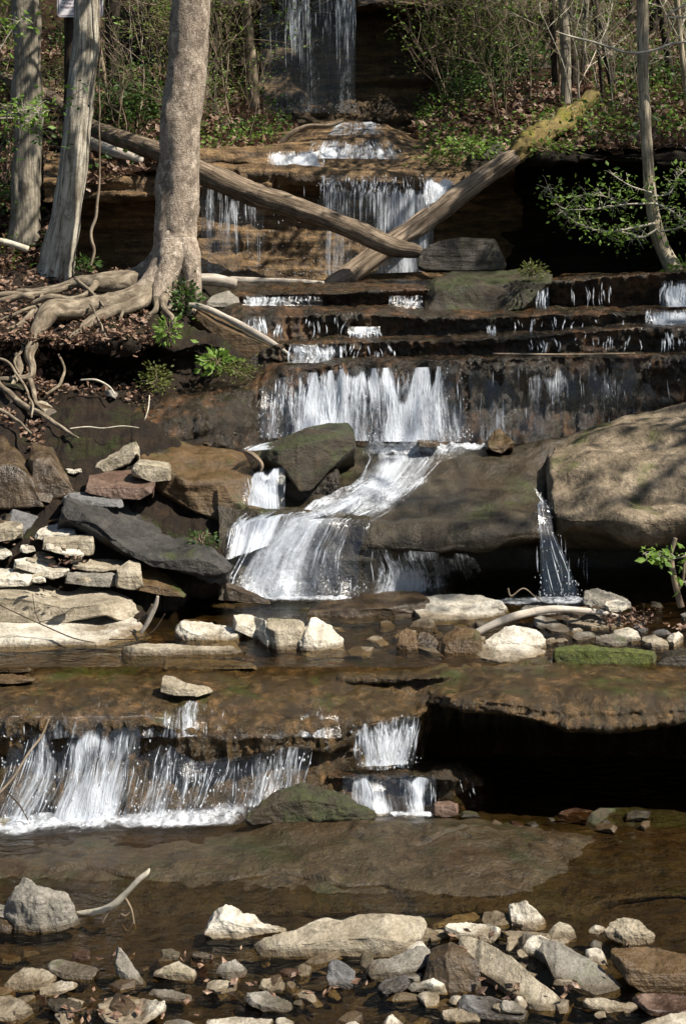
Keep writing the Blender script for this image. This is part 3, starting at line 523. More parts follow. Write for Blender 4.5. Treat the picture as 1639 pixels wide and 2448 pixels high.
R('long thick pale slab with a dark undercut front, the widest in the foreground', 4, 'cream2', [(1102, 1175), (1180, 1218), (1350, 1232), (1568, 1215), (1740, 1228), (1830, 1205), (1925, 1185)], [(1098, 1152), (1200, 1150), (1400, 1160), (1568, 1138), (1740, 1130), (1830, 1150), (1940, 1150)], [(1112, 1130), (1350, 1098), (1460, 1045), (1568, 1050), (1650, 1015), (1900, 1018), (1968, 1045)], name='rock_slab', cat='slab', k=.8, ra=.01, st=.006)
R('small pale bluish block standing in front of the long thick slab', 4, 'slate', [(1490, 1352), (1560, 1362), (1618, 1372)], [(1492, 1335), (1560, 1335), (1618, 1345)], [(1508, 1215), (1568, 1245), (1618, 1278)], k=.25)
R('flat cream rock with a square top at the lower left of centre', 4, 'cream', [(415, 1508), (520, 1545), (640, 1540), (742, 1480)], [(415, 1500), (520, 1524), (640, 1518), (746, 1430)], [(462, 1412), (560, 1404), (650, 1415), (748, 1420)], k=1)
R('flat white rock cut by the lower left corner', 4, 'cream', [(-80, 1500), (50, 1520), (114, 1500)], [(-80, 1485), (50, 1500), (114, 1485)], [(-80, 1400), (50, 1403), (113, 1422)], k=1)
R('rounded tan rock, largest of the left foreground cluster', 4, 'cream2', [(12, 1368), (100, 1385), (180, 1375), (264, 1320)], [(18, 1345), (90, 1340), (180, 1345), (265, 1308)], [(55, 1305), (110, 1270), (200, 1272), (262, 1298)])
R('narrow pale rock just below the rounded tan rock on the left', 4, 'cream', [(155, 1405), (250, 1400), (352, 1362)], [(158, 1390), (230, 1385), (350, 1350)], [(195, 1352), (280, 1328), (350, 1335)])
R('smooth olive grey slab lying behind the rounded tan rock', 4, 'grey', [(190, 1270), (300, 1325), (420, 1345), (458, 1295)], [(190, 1258), (300, 1300), (420, 1310), (458, 1280)], [(210, 1240), (270, 1230), (380, 1252), (456, 1270)])
R('thin grey shard standing on edge like a fin', 4, 'grey', [(528, 1300), (590, 1350), (665, 1362)], [(526, 1250), (580, 1300), (662, 1352)], [(532, 1158), (575, 1195), (662, 1340)], k=.35, ra=.008)
R('sharp edged brown rock with a lit pale rim in the shallow water', 4, 'cream2', [(690, 1305), (780, 1325), (895, 1345)], [(692, 1295), (780, 1285), (892, 1300)], [(702, 1285), (815, 1236), (890, 1275)])
R('small pyramid of grey and white stone in the shallows', 4, 'grey', [(985, 1305), (1040, 1328), (1132, 1312)], [(985, 1290), (1040, 1290), (1128, 1285)], [(1000, 1250), (1072, 1222), (1126, 1275)], k=.5)
R('smooth oval grey rock with a speckled face near the bottom', 4, 'grey', [(1112, 1425), (1200, 1470), (1345, 1480)], [(1112, 1405), (1200, 1440), (1342, 1462)], [(1132, 1375), (1220, 1376), (1325, 1425)])
R('squarish ochre stone above the smooth oval grey rock', 4, 'cream2', [(1180, 1360), (1250, 1398), (1298, 1385)], [(1180, 1345), (1250, 1375), (1298, 1362)], [(1200, 1318), (1260, 1315), (1302, 1332)])
R('small dark rock with a white face behind the shallow water', 4, 'grey', [(735, 1225), (780, 1235), (822, 1230)], [(735, 1205), (780, 1210), (822, 1210)], [(742, 1182), (785, 1180), (820, 1200)])
R('small brown lump at the edge of the water below the pale branch', 4, 'red', [(330, 1235), (370, 1245), (410, 1238)], [(330, 1215), (370, 1220), (410, 1212)], [(340, 1190), (375, 1183), (408, 1190)])
R('long grey cobble lying level beside the standing shard', 4, 'grey', [(680, 1400), (780, 1425), (875, 1432)], [(680, 1385), (780, 1405), (875, 1412)], [(700, 1365), (790, 1370), (868, 1395)])
R('thin flat stone just breaking the water left of the cream rock', 4, 'grey', [(870, 1225), (920, 1230), (975, 1228)], [(870, 1215), (920, 1220), (975, 1220)], [(880, 1200), (930, 1200), (972, 1210)])
R('low white rock at the very bottom, left of the oval grey one', 4, 'cream', [(930, 1540), (1080, 1560), (1250, 1555)], [(930, 1525), (1080, 1540), (1250, 1535)], [(945, 1503), (1080, 1495), (1245, 1505)])
R('small white wedge at the very bottom beside the low white rock', 4, 'cream', [(1258, 1540), (1300, 1560), (1345, 1545)], [(1258, 1520), (1300, 1530), (1345, 1530)], [(1265, 1497), (1300, 1495), (1340, 1515)])
R('dark mossy stone behind the flat square topped cream rock', 4, 'dark', [(215, 1460), (290, 1478), (372, 1470)], [(215, 1440), (290, 1450), (372, 1445)], [(230, 1412), (290, 1405), (365, 1425)])
R('small rusty flat stone in the shallows at centre', 4, 'red', [(1270, 1300), (1320, 1308), (1380, 1300)], [(1270, 1292), (1320, 1296), (1380, 1292)], [(1285, 1275), (1330, 1270), (1372, 1280)])
R('long tilted grey plank of stone leaning down to the right, front of the right hand pile', 4, 'cream2', [(2098, 1215), (2190, 1330), (2310, 1415), (2430, 1485), (2550, 1500), (2645, 1482)], [(2096, 1195), (2200, 1290), (2320, 1372), (2440, 1448), (2540, 1478), (2645, 1476)], [(2110, 1116), (2230, 1155), (2330, 1215), (2430, 1300), (2560, 1400), (2646, 1468)], Y=[5.2, 5.1, 5.0, 4.93, 4.9, 4.88], k=.55, name='rock_slab', cat='slab', ra=.007, dmax=.2)
R('tilted pale slab with a mossy notch, second plank of the right hand pile', 4, 'grey', [(2400, 1200), (2500, 1280), (2540, 1350), (2700, 1412), (2880, 1405)], [(2390, 1165), (2480, 1200), (2530, 1310), (2700, 1385), (2882, 1398)], [(2400, 1108), (2500, 1115), (2590, 1170), (2720, 1250), (2885, 1388)], Y=[5.4, 5.25, 5.1, 5.0, 5.0], k=.7, name='rock_slab', cat='slab', ra=.01, dmax=.25)
R('flat pale stone bridging the back of the right hand pile', 4, 'cream', [(2272, 1130), (2380, 1165), (2500, 1180), (2610, 1185)], [(2272, 1118), (2380, 1145), (2500, 1150), (2612, 1165)], [(2280, 1098), (2380, 1100), (2500, 1112), (2608, 1135)], Y=5.5, k=.8)
R('dark brown shaded boulder under the tilted planks', 4, 'brown', [(1925, 1375), (2050, 1400), (2200, 1390)], [(1950, 1250), (2050, 1215), (2185, 1225)], [(1985, 1162), (2060, 1150), (2125, 1178)], Y=5.1, k=.8, name='boulder', cat='boulder')
R('long grey rock rising to the right in front of the thick slab', 4, 'grey', [(1658, 1325), (1760, 1342), (1880, 1300), (1965, 1250)], [(1662, 1302), (1760, 1295), (1880, 1245), (1965, 1218)], [(1708, 1236), (1780, 1226), (1900, 1168), (1965, 1178)], k=.8)
R('small blue grey stone below the rising grey rock', 4, 'slate', [(1722, 1378), (1800, 1402), (1875, 1358)], [(1722, 1360), (1800, 1368), (1876, 1335)], [(1758, 1322), (1850, 1300), (1876, 1318)])
R('cream block with a clean square end on top of the pile', 4, 'cream', [(2032, 1105), (2110, 1150), (2240, 1172), (2280, 1125)], [(2030, 1082), (2110, 1108), (2235, 1125), (2282, 1092)], [(2030, 1062), (2120, 1062), (2240, 1075), (2282, 1080)], Y=5.35, k=.9)
R('small white flat rock between the thick slab and the cream block', 4, 'cream', [(1930, 1145), (2000, 1158), (2070, 1140)], [(1930, 1128), (2000, 1135), (2070, 1120)], [(1940, 1098), (2010, 1092), (2068, 1108)], Y=5.4)
R('slim pale stone slanting up to the right behind the pile', 4, 'cream', [(1970, 1092), (2060, 1078), (2190, 1052)], [(1970, 1085), (2060, 1065), (2188, 1042)], [(1972, 1076), (2080, 1028), (2182, 1015)], Y=5.55)
R('flat stone left of the upright pale rock', 4, 'cream2', [(2195, 1085), (2260, 1100), (2342, 1085)], [(2195, 1068), (2260, 1072), (2342, 1065)], [(2215, 1012), (2270, 1008), (2340, 1020)], Y=5.55, k=.7)
R('upright pale rock with a hooked top, tallest behind the right hand pile', 4, 'cream', [(2325, 1090), (2400, 1108), (2440, 1108), (2500, 1085)], [(2325, 1050), (2400, 1075), (2440, 1072), (2500, 1078)], [(2330, 970), (2400, 952), (2450, 992), (2500, 1070)], Y=5.6, k=.3, ra=.02)
R('rounded rock with a white cap standing in the water at right', 4, 'cream2', [(2765, 1125), (2860, 1172), (2990, 1168)], [(2765, 1100), (2860, 1100), (2990, 1130)], [(2790, 1060), (2850, 1030), (2920, 1055), (2992, 1118)], k=.5, ra=.025)
R('thick wet ochre block at the right edge with a mossy foot', 4, 'orange', [(2785, 1262), (2870, 1375), (2990, 1395), (3250, 1380)], [(2788, 1200), (2890, 1262), (2985, 1300), (3250, 1300)], [(2800, 1178), (2950, 1172), (3140, 1205), (3250, 1215)], name='boulder', cat='boulder', k=.9)
R('low reddish brown slab at the lower right edge', 4, 'red', [(2880, 1432), (2980, 1490), (3220, 1490)], [(2880, 1415), (2980, 1465), (3220, 1470)], [(2900, 1395), (2990, 1382), (3220, 1405)])
R('cream rock cut by the lower right corner', 4, 'cream', [(2900, 1560), (3050, 1575), (3250, 1560)], [(2905, 1545), (3050, 1545), (3250, 1540)], [(2940, 1520), (3060, 1478), (3250, 1465)])
R('short tan rock in the wet gap under the second plank', 4, 'cream2', [(2660, 1460), (2760, 1478), (2862, 1465)], [(2660, 1440), (2760, 1450), (2862, 1445)], [(2670, 1408), (2760, 1405), (2855, 1430)])
R('wide flat grey slab under the leaning plank at the bottom', 4, 'slate', [(2090, 1470), (2250, 1515), (2420, 1515)], [(2092, 1440), (2250, 1490), (2422, 1500)], [(2105, 1392), (2250, 1402), (2415, 1465)], k=.95)
R('thin grey flake lying on the wide flat slab', 4, 'grey', [(2280, 1458), (2340, 1478), (2402, 1478)], [(2280, 1448), (2340, 1468), (2402, 1470)], [(2300, 1415), (2350, 1425), (2398, 1455)], Y=4.82, k=.9)
R('white stone near the bottom left of the wide flat slab', 4, 'cream', [(2000, 1505), (2080, 1515), (2192, 1498)], [(2000, 1490), (2080, 1500), (2192, 1482)], [(2015, 1465), (2090, 1452), (2188, 1458)])
R('small white triangular stone at the bottom edge', 4, 'cream', [(1735, 1550), (1790, 1565), (1855, 1555)], [(1735, 1540), (1790, 1545), (1855, 1545)], [(1750, 1525), (1785, 1470), (1850, 1535)], k=.5)
R('brown rounded mossy rock with a peaked top beside the near falls', 4, 'mossy', [(1132, 612), (1300, 606), (1568, 592), (1700, 596), (1810, 590)], [(1140, 585), (1250, 520), (1400, 500), (1568, 530), (1810, 582)], [(1150, 548), (1230, 490), (1340, 415), (1420, 422), (1560, 475), (1700, 540), (1810, 580)], Y=6.35, k=.5, dmax=.25, name='boulder', cat='boulder', ra=.02)
R('small rusty cube of rock by the end of the near falls', 4, 'red', [(1978, 582), (2030, 585), (2092, 575)], [(1978, 530), (2030, 530), (2092, 525)], [(1988, 508), (2040, 505), (2090, 512)], Y=6.5)
R('low red brown rock at the mouth of the dark hollow', 4, 'red', [(2540, 590), (2650, 600), (2745, 585)], [(2540, 570), (2650, 575), (2745, 572)], [(2570, 548), (2650, 536), (2735, 560)], Y=6.55)
R('mossy dark ledge rock at the right edge below the hollow', 4, 'mossy', [(2620, 720), (2800, 860), (2980, 850), (3250, 820)], [(2640, 600), (2800, 640), (3000, 640), (3250, 660)], [(2740, 540), (2850, 532), (3000, 545), (3250, 570)], Y=6.4, k=.9, name='boulder', cat='boulder', dmax=.5)
# middle terrace (band 3)
Z3 = .47
R('large dark slab sloping down to the right above the pale left rocks', 3, 'deep', [(240, 30), (330, 65), (430, 140), (560, 235), (700, 300), (900, 330), (1030, 420)], [(240, -5), (330, 35), (430, 115), (560, 205), (700, 262), (880, 262), (1032, 290)], [(250, -30), (330, -62), (490, -58), (540, -12), (650, 50), (760, 130), (900, 180), (1036, 250)], Y=[8.55, 8.4, 8.35, 8.3, 8.25, 8.2, 8.2], k=.9, name='rock_slab', cat='slab', dmax=.7, ra=.014, ch=16, st=.01)
R('dark flat slab at the left edge above the pale stones', 3, 'deep', [(-120, 110), (60, 120), (160, 150), (238, 130)], [(-120, 85), (60, 90), (160, 125), (238, 115)], [(-120, 30), (70, 14), (180, 40), (236, 90)], Y=8.75, k=.9)
R('white wedge on top of the tan block in the left pile', 3, 'cream', [(150, 170), (250, 185), (352, 160)], [(155, 150), (250, 150), (352, 145)], [(165, 130), (230, 105), (290, 88), (352, 136)], Y=8.5)
R('tan block with a flat top in the left pile', 3, 'cream2', [(180, 215), (300, 240), (424, 245)], [(180, 188), (300, 182), (424, 172)], [(188, 155), (250, 145), (422, 150)], Y=8.35)
R('thin white flat stone in front of the tan block', 3, 'cream', [(205, 215), (300, 245), (392, 248)], [(205, 205), (300, 235), (392, 240)], [(215, 182), (260, 170), (340, 205), (388, 236)], Y=8.25)
R('tan cube at the left edge of the left pile', 3, 'cream2', [(-60, 182), (50, 185), (98, 155)], [(-60, 125), (60, 122), (100, 108)], [(-60, 92), (60, 84), (98, 98)], Y=8.5)
R('rounded cream rock at the far left of the pile', 3, 'cream', [(-60, 262), (20, 262), (52, 240)], [(-60, 235), (20, 235), (52, 228)], [(-60, 205), (10, 200), (48, 222)], Y=8.4)
R('small pale stone between the tan cube and the tan block', 3, 'cream', [(90, 228), (130, 236), (160, 225)], [(90, 212), (130, 215), (160, 210)], [(98, 198), (128, 194), (155, 202)], Y=8.42)
R('pale tilted stone in the middle of the left pile', 3, 'cream2', [(145, 270), (200, 295), (260, 290)], [(145, 250), (200, 260), (260, 275)], [(155, 228), (210, 222), (258, 268)], Y=8.35)
R('long pale slab with a layered edge in the left pile', 3, 'cream', [(48, 292), (140, 322), (240, 352), (320, 338)], [(48, 272), (140, 292), (240, 318), (322, 318)], [(55, 256), (130, 250), (250, 288), (322, 308)], Y=8.2)
R('blocky cream rock at the left edge under the long pale slab', 3, 'cream', [(-80, 385), (80, 388), (158, 380)], [(-80, 345), (60, 345), (158, 352)], [(-80, 300), (60, 304), (150, 322)], Y=8.1)
R('small white stone beside the blocky cream rock', 3, 'cream', [(150, 368), (180, 374), (208, 366)], [(150, 352), (180, 352), (208, 350)], [(155, 340), (180, 336), (204, 343)], Y=8.1)
R('wide flat tan slab on the upper right of the left pile', 3, 'cream2', [(296, 302), (400, 318), (536, 328)], [(296, 288), (400, 300), (536, 312)], [(302, 278), (360, 262), (610, 258)], Y=8.25, k=1, dmax=.6)
R('grey block under the wide flat tan slab', 3, 'grey', [(288, 368), (400, 385), (530, 392)], [(290, 340), (400, 345), (535, 345)], [(300, 322), (400, 318), (535, 322)], Y=8.15)
R('tall smooth tan block with a wet face at the end of the left pile', 3, 'cream2', [(528, 392), (600, 408), (655, 392)], [(532, 325), (590, 315), (648, 330)], [(540, 300), (600, 258), (635, 265)], Y=8.1, k=.7)
R('sloping ochre boulder with a mossy foot beside the dark pool', 3, 'orange', [(600, 405), (700, 425), (850, 435)], [(602, 370), (700, 385), (845, 425)], [(610, 300), (680, 284), (760, 330), (842, 416)], Y=8.2, k=.5, name='boulder', cat='boulder', dmax=.4)
R('broad pale slab with a mossy crack, upper of two at the left edge', 3, 'cream2', [(XL, 560), (100, 560), (280, 560), (450, 520), (690, 500)], [(XL, 430), (100, 440), (300, 485), (450, 470), (690, 478)], [(XL, 385), (100, 380), (400, 362), (520, 388), (690, 432)], Y=[7.9, 7.9, 7.9, 7.9, 7.9], k=.9, name='rock_slab', cat='slab', ra=.006, dmax=.8)
R('broad pale slab at the water line, lower of two at the left edge', 3, 'cream', [(XL, 700), (150, 690), (350, 665), (520, 668), (700, 652), (815, 645)], [(XL, 620), (150, 625), (350, 632), (480, 640), (620, 625), (815, 620)], [(XL, 545), (150, 545), (300, 528), (500, 490), (700, 468), (800, 535)], Zg=Z3, k=.9, name='rock_slab', cat='slab', ra=.006, dmax=.9)
R('white topped rock with a dark left face by the pool', 3, 'cream', [(818, 655), (900, 660), (1080, 668), (1130, 610)], [(808, 580), (880, 600), (1000, 640), (1128, 600)], [(805, 542), (900, 545), (1050, 573), (1128, 590)], Zg=Z3, k=.6, ra=.02)
R('white rock leaning left, second from the pale pyramid', 3, 'cream', [(1065, 580), (1150, 620), (1235, 690)], [(1062, 545), (1150, 580), (1232, 600)], [(1062, 516), (1120, 511), (1215, 540)], Zg=Z3, Y=7.7, k=.6)
R('block with a sunlit top and shaded front left of the pale pyramid', 3, 'cream2', [(1240, 700), (1310, 708), (1388, 695)], [(1225, 590), (1300, 590), (1388, 575)], [(1222, 528), (1300, 534), (1388, 540)], Zg=Z3, k=.7)
R('pale pyramid shaped rock standing in the middle pool', 3, 'cream', [(1348, 690), (1400, 714), (1480, 712), (1565, 685)], [(1352, 660), (1400, 600), (1450, 640), (1562, 650)], [(1356, 600), (1430, 518), (1500, 555), (1562, 622)], Zg=Z3, k=.6, ra=.02)
R('long low dark stone bar lying in the water under the white topped rock', 3, 'cream2', [(522, 738), (700, 742), (900, 720), (1080, 716), (1168, 702)], [(522, 668), (700, 668), (900, 672), (1080, 680), (1168, 694)], [(525, 641), (700, 648), (900, 654), (1080, 664), (1166, 688)], Zg=Z3, k=.7, name='rock_slab', cat='slab')
R('thin ochre slab awash in front of the long stone bar', 3, 'cream2', [(705, 765), (900, 768), (1100, 764), (1252, 752)], [(705, 755), (900, 745), (1100, 748), (1252, 745)], [(712, 742), (760, 720), (900, 714), (1100, 726), (1250, 738)], Zg=Z3, name='rock_slab', cat='slab')
R('wet tan rock sitting alone in the flow above the near falls', 3, 'cream2', [(726, 865), (800, 888), (900, 892), (966, 868)], [(724, 835), (800, 850), (900, 862), (968, 858)], [(722, 800), (780, 788), (850, 828), (966, 845)], Zg=.46, k=.7)
R('thin dark pointed slab at the foot of the foaming cascade', 3, 'brown', [(1020, 450), (1100, 460), (1240, 468)], [(1020, 375), (1100, 410), (1240, 462)], [(1020, 361), (1100, 388), (1240, 455)], Y=8.0, k=.5)
R('flat wet stone under the thin dark pointed slab', 3, 'cream2', [(960, 480), (1080, 490), (1210, 470)], [(962, 462), (1080, 470), (1208, 458)], [(975, 440), (1080, 448), (1205, 425)], Zg=Z3)
R('long brown layered slab like weathered wood behind the cream slab', 3, 'brown', [(1385, 545), (1568, 562), (1800, 550), (1985, 520)], [(1385, 515), (1568, 495), (1800, 480), (1985, 455)], [(1388, 490), (1450, 442), (1568, 430), (1770, 410), (1985, 406)], Zg=Z3, k=.9, name='rock_slab', cat='slab', st=.01)
R('large bright cream slab, biggest on the middle terrace', 3, 'cream', [(1840, 530), (1920, 575), (2050, 580), (2200, 560), (2338, 510)], [(1840, 505), (1950, 535), (2150, 525), (2337, 480)], [(1860, 465), (1940, 425), (2100, 422), (2200, 425), (2260, 450), (2337, 460)], Zg=Z3, k=.7, name='rock_slab', cat='slab', ra=.012, st=.008)
R('wet brown stone standing on end below the cream slab', 3, 'orange', [(1815, 690), (1860, 708), (1910, 705)], [(1812, 640), (1860, 660), (1908, 650)], [(1812, 602), (1862, 570), (1900, 598)], Zg=Z3, k=.3)
R('darker brown stone on end right of its twin', 3, 'brown', [(1900, 690), (1960, 702), (2010, 695)], [(1898, 650), (1960, 660), (2010, 650)], [(1905, 600), (1940, 585), (1995, 620)], Zg=Z3, k=.3)
R('brown rock behind the lower end of the curved stick', 3, 'orange', [(2008, 705), (2080, 722), (2200, 720)], [(2010, 650), (2080, 640), (2200, 640)], [(2040, 600), (2100, 566), (2190, 580)], Zg=Z3, k=.5)
R('domed cream rock under the curved stick', 3, 'cream', [(2200, 700), (2350, 705), (2490, 700)], [(2200, 670), (2350, 640), (2490, 650)], [(2205, 630), (2280, 578), (2370, 550), (2440, 560), (2488, 620)], Zg=Z3, k=.4)
R('white wedge shaped slab dipping into the water under the curved stick', 3, 'cream', [(2130, 712), (2260, 748), (2400, 742), (2498, 712)], [(2130, 700), (2250, 730), (2400, 712), (2498, 695)], [(2135, 688), (2200, 640), (2300, 632), (2400, 650), (2496, 680)], Zg=Z3, Y=7.65, k=.8, name='rock_slab', cat='slab')
R('rectangular slab thickly covered in green moss at the water', 3, 'moss', [(2535, 750), (2680, 775), (2850, 772), (3000, 768)], [(2538, 680), (2700, 678), (2850, 685), (3000, 700)], [(2542, 662), (2700, 655), (2850, 668), (2998, 685)], Zg=Z3, k=.9, name='rock_slab', cat='slab', ra=.015, ch=4)
R('layered cream slab behind the mossy block', 3, 'cream', [(2560, 565), (2700, 590), (2872, 582)], [(2560, 545), (2700, 565), (2872, 572)], [(2565, 515), (2700, 508), (2850, 530), (2872, 562)], Y=8.0, name='rock_slab', cat='slab', st=.012)
R('dark diagonal stone left of the layered cream slab', 3, 'grey', [(2430, 560), (2520, 610), (2600, 612)], [(2430, 545), (2520, 590), (2600, 600)], [(2440, 520), (2500, 520), (2600, 575)], Y=7.9)
R('dark rough boulder at the edge of the deep shadow on the right', 3, 'grey', [(2662, 485), (2760, 495), (2882, 488)], [(2662, 450), (2760, 455), (2882, 468)], [(2668, 402), (2720, 396), (2830, 425), (2882, 455)], Y=8.3, name='boulder', cat='boulder', ra=.02)
R('small pale stone in front of the dark rough boulder', 3, 'cream', [(2760, 495), (2820, 505), (2865, 492)], [(2760, 475), (2820, 478), (2865, 475)], [(2770, 452), (2820, 446), (2860, 460)], Y=8.15)
R('grey block sitting on the back of the mossy slab', 3, 'grey', [(2720, 665), (2790, 672), (2860, 670)], [(2720, 640), (2790, 645), (2860, 640)], [(2725, 612), (2790, 600), (2855, 615)], Y=7.75)
R('bright white rounded rock behind the mossy slab', 3, 'cream', [(2800, 640), (2870, 655), (2928, 650)], [(2800, 610), (2870, 615), (2928, 620)], [(2805, 585), (2870, 572), (2920, 595)], Y=7.8)
R('small wedge of grey rock right of the bright white one', 3, 'slate', [(2890, 600), (2930, 612), (2962, 600)], [(2890, 580), (2930, 585), (2962, 585)], [(2900, 560), (2925, 545), (2955, 575)], Y=7.9)
R('tan cobble with a white top near the right edge', 3, 'cream2', [(2930, 672), (2990, 690), (3052, 685)], [(2930, 640), (2990, 645), (3052, 655)], [(2935, 615), (2985, 605), (3048, 638)], Y=7.75)
R('upright white stone near the right edge of the terrace', 3, 'cream', [(3045, 665), (3080, 675), (3118, 650)], [(3042, 640), (3080, 640), (3118, 615)], [(3050, 612), (3095, 588), (3118, 605)], Y=7.75, k=.4)
R('dark wet rock at the right edge beyond the mossy slab', 3, 'dark', [(3000, 765), (3100, 780), (3250, 770)], [(3002, 715), (3100, 705), (3250, 700)], [(3020, 685), (3120, 670), (3250, 665)], Zg=Z3)
R('thin pale stone wedged between the cream slab and the curved stick', 3, 'grey', [(2370, 500), (2450, 520), (2560, 510)], [(2370, 492), (2450, 505), (2560, 498)], [(2385, 475), (2450, 472), (2550, 488)], Y=8.1)
R('small reddish pebble at the foot of the mossy slab', 3, 'red', [(2555, 764), (2580, 770), (2606, 766)], [(2555, 755), (2580, 758), (2606, 757)], [(2560, 742), (2580, 738), (2602, 745)], Zg=Z3)
R('flat tan pebble awash below the mossy slab', 3, 'cream2', [(2512, 818), (2560, 824), (2616, 820)], [(2512, 810), (2560, 812), (2616, 812)], [(2520, 798), (2560, 794), (2608, 800)], Zg=.49)
R('low brown stone at the left edge of the middle pool', 3, 'brown', [(-60, 775), (70, 780), (150, 775)], [(-60, 765), (70, 765), (150, 765)], [(-60, 748), (40, 738), (148, 755)], Zg=Z3)
R('low ochre stone awash at the left edge above the near falls', 3, 'orange', [(-60, 828), (60, 832), (160, 822)], [(-60, 815), (60, 815), (160, 812)], [(-60, 790), (60, 785), (155, 805)], Zg=Z3)
# left bank boulders and the big rocks round the cascade (band 2)
R('cream layered rock on top of the left bank rocks', 2, 'cream2', [(370, 1015), (500, 1010), (590, 970), (634, 915)], [(372, 992), (480, 968), (560, 935), (632, 895)], [(380, 950), (430, 890), (610, 852), (630, 885)], Y=9.2, k=.8)
R('large ochre and mossy wet boulder left of the cascade', 2, 'orange', [(590, 990), (720, 1090), (850, 1180), (1000, 1230), (1100, 1260), (1190, 1240)], [(592, 960), (720, 985), (880, 1060), (1000, 1055), (1100, 1050), (1188, 1075)], [(600, 920), (650, 885), (800, 858), (900, 888), (1060, 908), (1120, 930), (1186, 1000)], Y=[9.15, 9.1, 9.0, 9.0, 9.0, 9.1], k=.75, name='boulder', cat='boulder', dmax=.6, ra=.015)
R('smooth dusky red rock in front of the ochre boulder', 2, 'red', [(374, 1100), (500, 1130), (640, 1138), (715, 1095)], [(374, 1060), (500, 1080), (640, 1085), (714, 1078)], [(378, 1030), (500, 1004), (600, 988), (680, 1018), (714, 1068)], Y=8.85, k=.5)
R('dark chipped block with a pale corner beside the dusky red rock', 2, 'cream2', [(600, 1020), (700, 1060), (780, 1050)], [(602, 975), (700, 975), (780, 985)], [(610, 950), (690, 955), (778, 968)], Y=8.95, k=.6)
R('huge dark brown boulder at the left edge of the bank', 2, 'brown', [(-200, 1180), (60, 1180), (200, 1170)], [(-200, 1000), (60, 980), (190, 1080)], [(-200, 830), (20, 845), (90, 920), (195, 1060)], Y=8.9, k=.3, name='boulder', cat='boulder', dmax=.4)
R('leaning dark rock with a pale tip on the left bank', 2, 'brown', [(135, 1120), (230, 1150), (345, 1140)], [(138, 960), (220, 950), (340, 1110)], [(142, 880), (190, 852), (235, 888), (340, 1095)], Y=8.95, k=.25, dmax=.3)
R('small angular white stone between the dark rock and the cream rock', 2, 'cream', [(300, 1010), (340, 1022), (372, 1012)], [(300, 1000), (340, 1005), (372, 1000)], [(305, 985), (345, 982), (370, 992)], Y=9.1)
R('flat shadowed slab under the dusky red rock', 2, 'slate', [(275, 1150), (400, 1165), (560, 1175)], [(278, 1130), (400, 1135), (560, 1150)], [(290, 1108), (400, 1102), (555, 1130)], Y=8.75)
R('mossy wedge shaped boulder in the middle of the cascade', 2, 'mossy', [(1190, 945), (1290, 985), (1370, 1100), (1430, 1090), (1500, 1000), (1560, 945), (1618, 895)], [(1190, 915), (1300, 905), (1400, 880), (1480, 862), (1570, 858), (1616, 858)], [(1200, 888), (1300, 850), (1400, 808), (1500, 784), (1590, 785), (1614, 812)], Y=[9.3, 9.2, 9.15, 9.2, 9.3, 9.4], k=.8, name='boulder', cat='boulder', dmax=.45, ra=.012, ch=3)
R('dark hollowed rock under the mossy wedge', 2, 'dark', [(1310, 1165), (1390, 1180), (1480, 1150), (1560, 1060)], [(1310, 1060), (1390, 1050), (1480, 1030), (1556, 1000)], [(1312, 1020), (1390, 1000), (1480, 985), (1550, 970)], Y=9.3, k=.5, ra=.02)
R('triangular orange brown rock at the foot of the wide falls', 2, 'orange', [(2210, 902), (2290, 925), (2347, 885)], [(2212, 890), (2290, 895), (2345, 876)], [(2222, 880), (2262, 815), (2290, 811), (2344, 868)], Y=9.75, k=.3)
R('small brown rock in the foam under the wide falls', 2, 'brown', [(1900, 890), (1960, 900), (2010, 890)], [(1900, 875), (1960, 878), (2010, 875)], [(1910, 862), (1960, 855), (2005, 866)], Y=9.8)
R('thick mossy block with a yellow tuft under the crossed logs', 2, 'mossy', [(1920, 275), (2100, 285), (2300, 280), (2450, 250), (2506, 190)], [(1925, 170), (2050, 165), (2300, 150), (2450, 145), (2506, 140)], [(1960, 110), (2050, 95), (2200, 92), (2400, 85), (2500, 78)], Y=11.2, k=.5, name='boulder', cat='boulder', dmax=.6, ra=.012)
R('flat topped dark rock behind the mossy block', 1, 'dark', [(1900, 1230), (2100, 1240), (2330, 1235)], [(1930, 1135), (2060, 1100), (2200, 1096), (2330, 1110)], [(1950, 1110), (2100, 1086), (2310, 1092)], Y=12.0, k=.5, name='boulder', cat='boulder', dmax=.8)
R('moss covered stump of rock above the cave lip', 1, 'mossy', [(2205, 730), (2250, 735), (2296, 730)], [(2208, 685), (2250, 690), (2294, 690)], [(2218, 652), (2250, 645), (2290, 658)], Y=13.2, k=.5, dmax=.3)
R('small tan boulder behind the sunlit split log', 2, 'grey', [(945, 260), (1020, 270), (1092, 255)], [(946, 235), (1020, 235), (1092, 235)], [(975, 195), (1040, 178), (1088, 205)], Y=11.3, k=.5, dmax=.4)
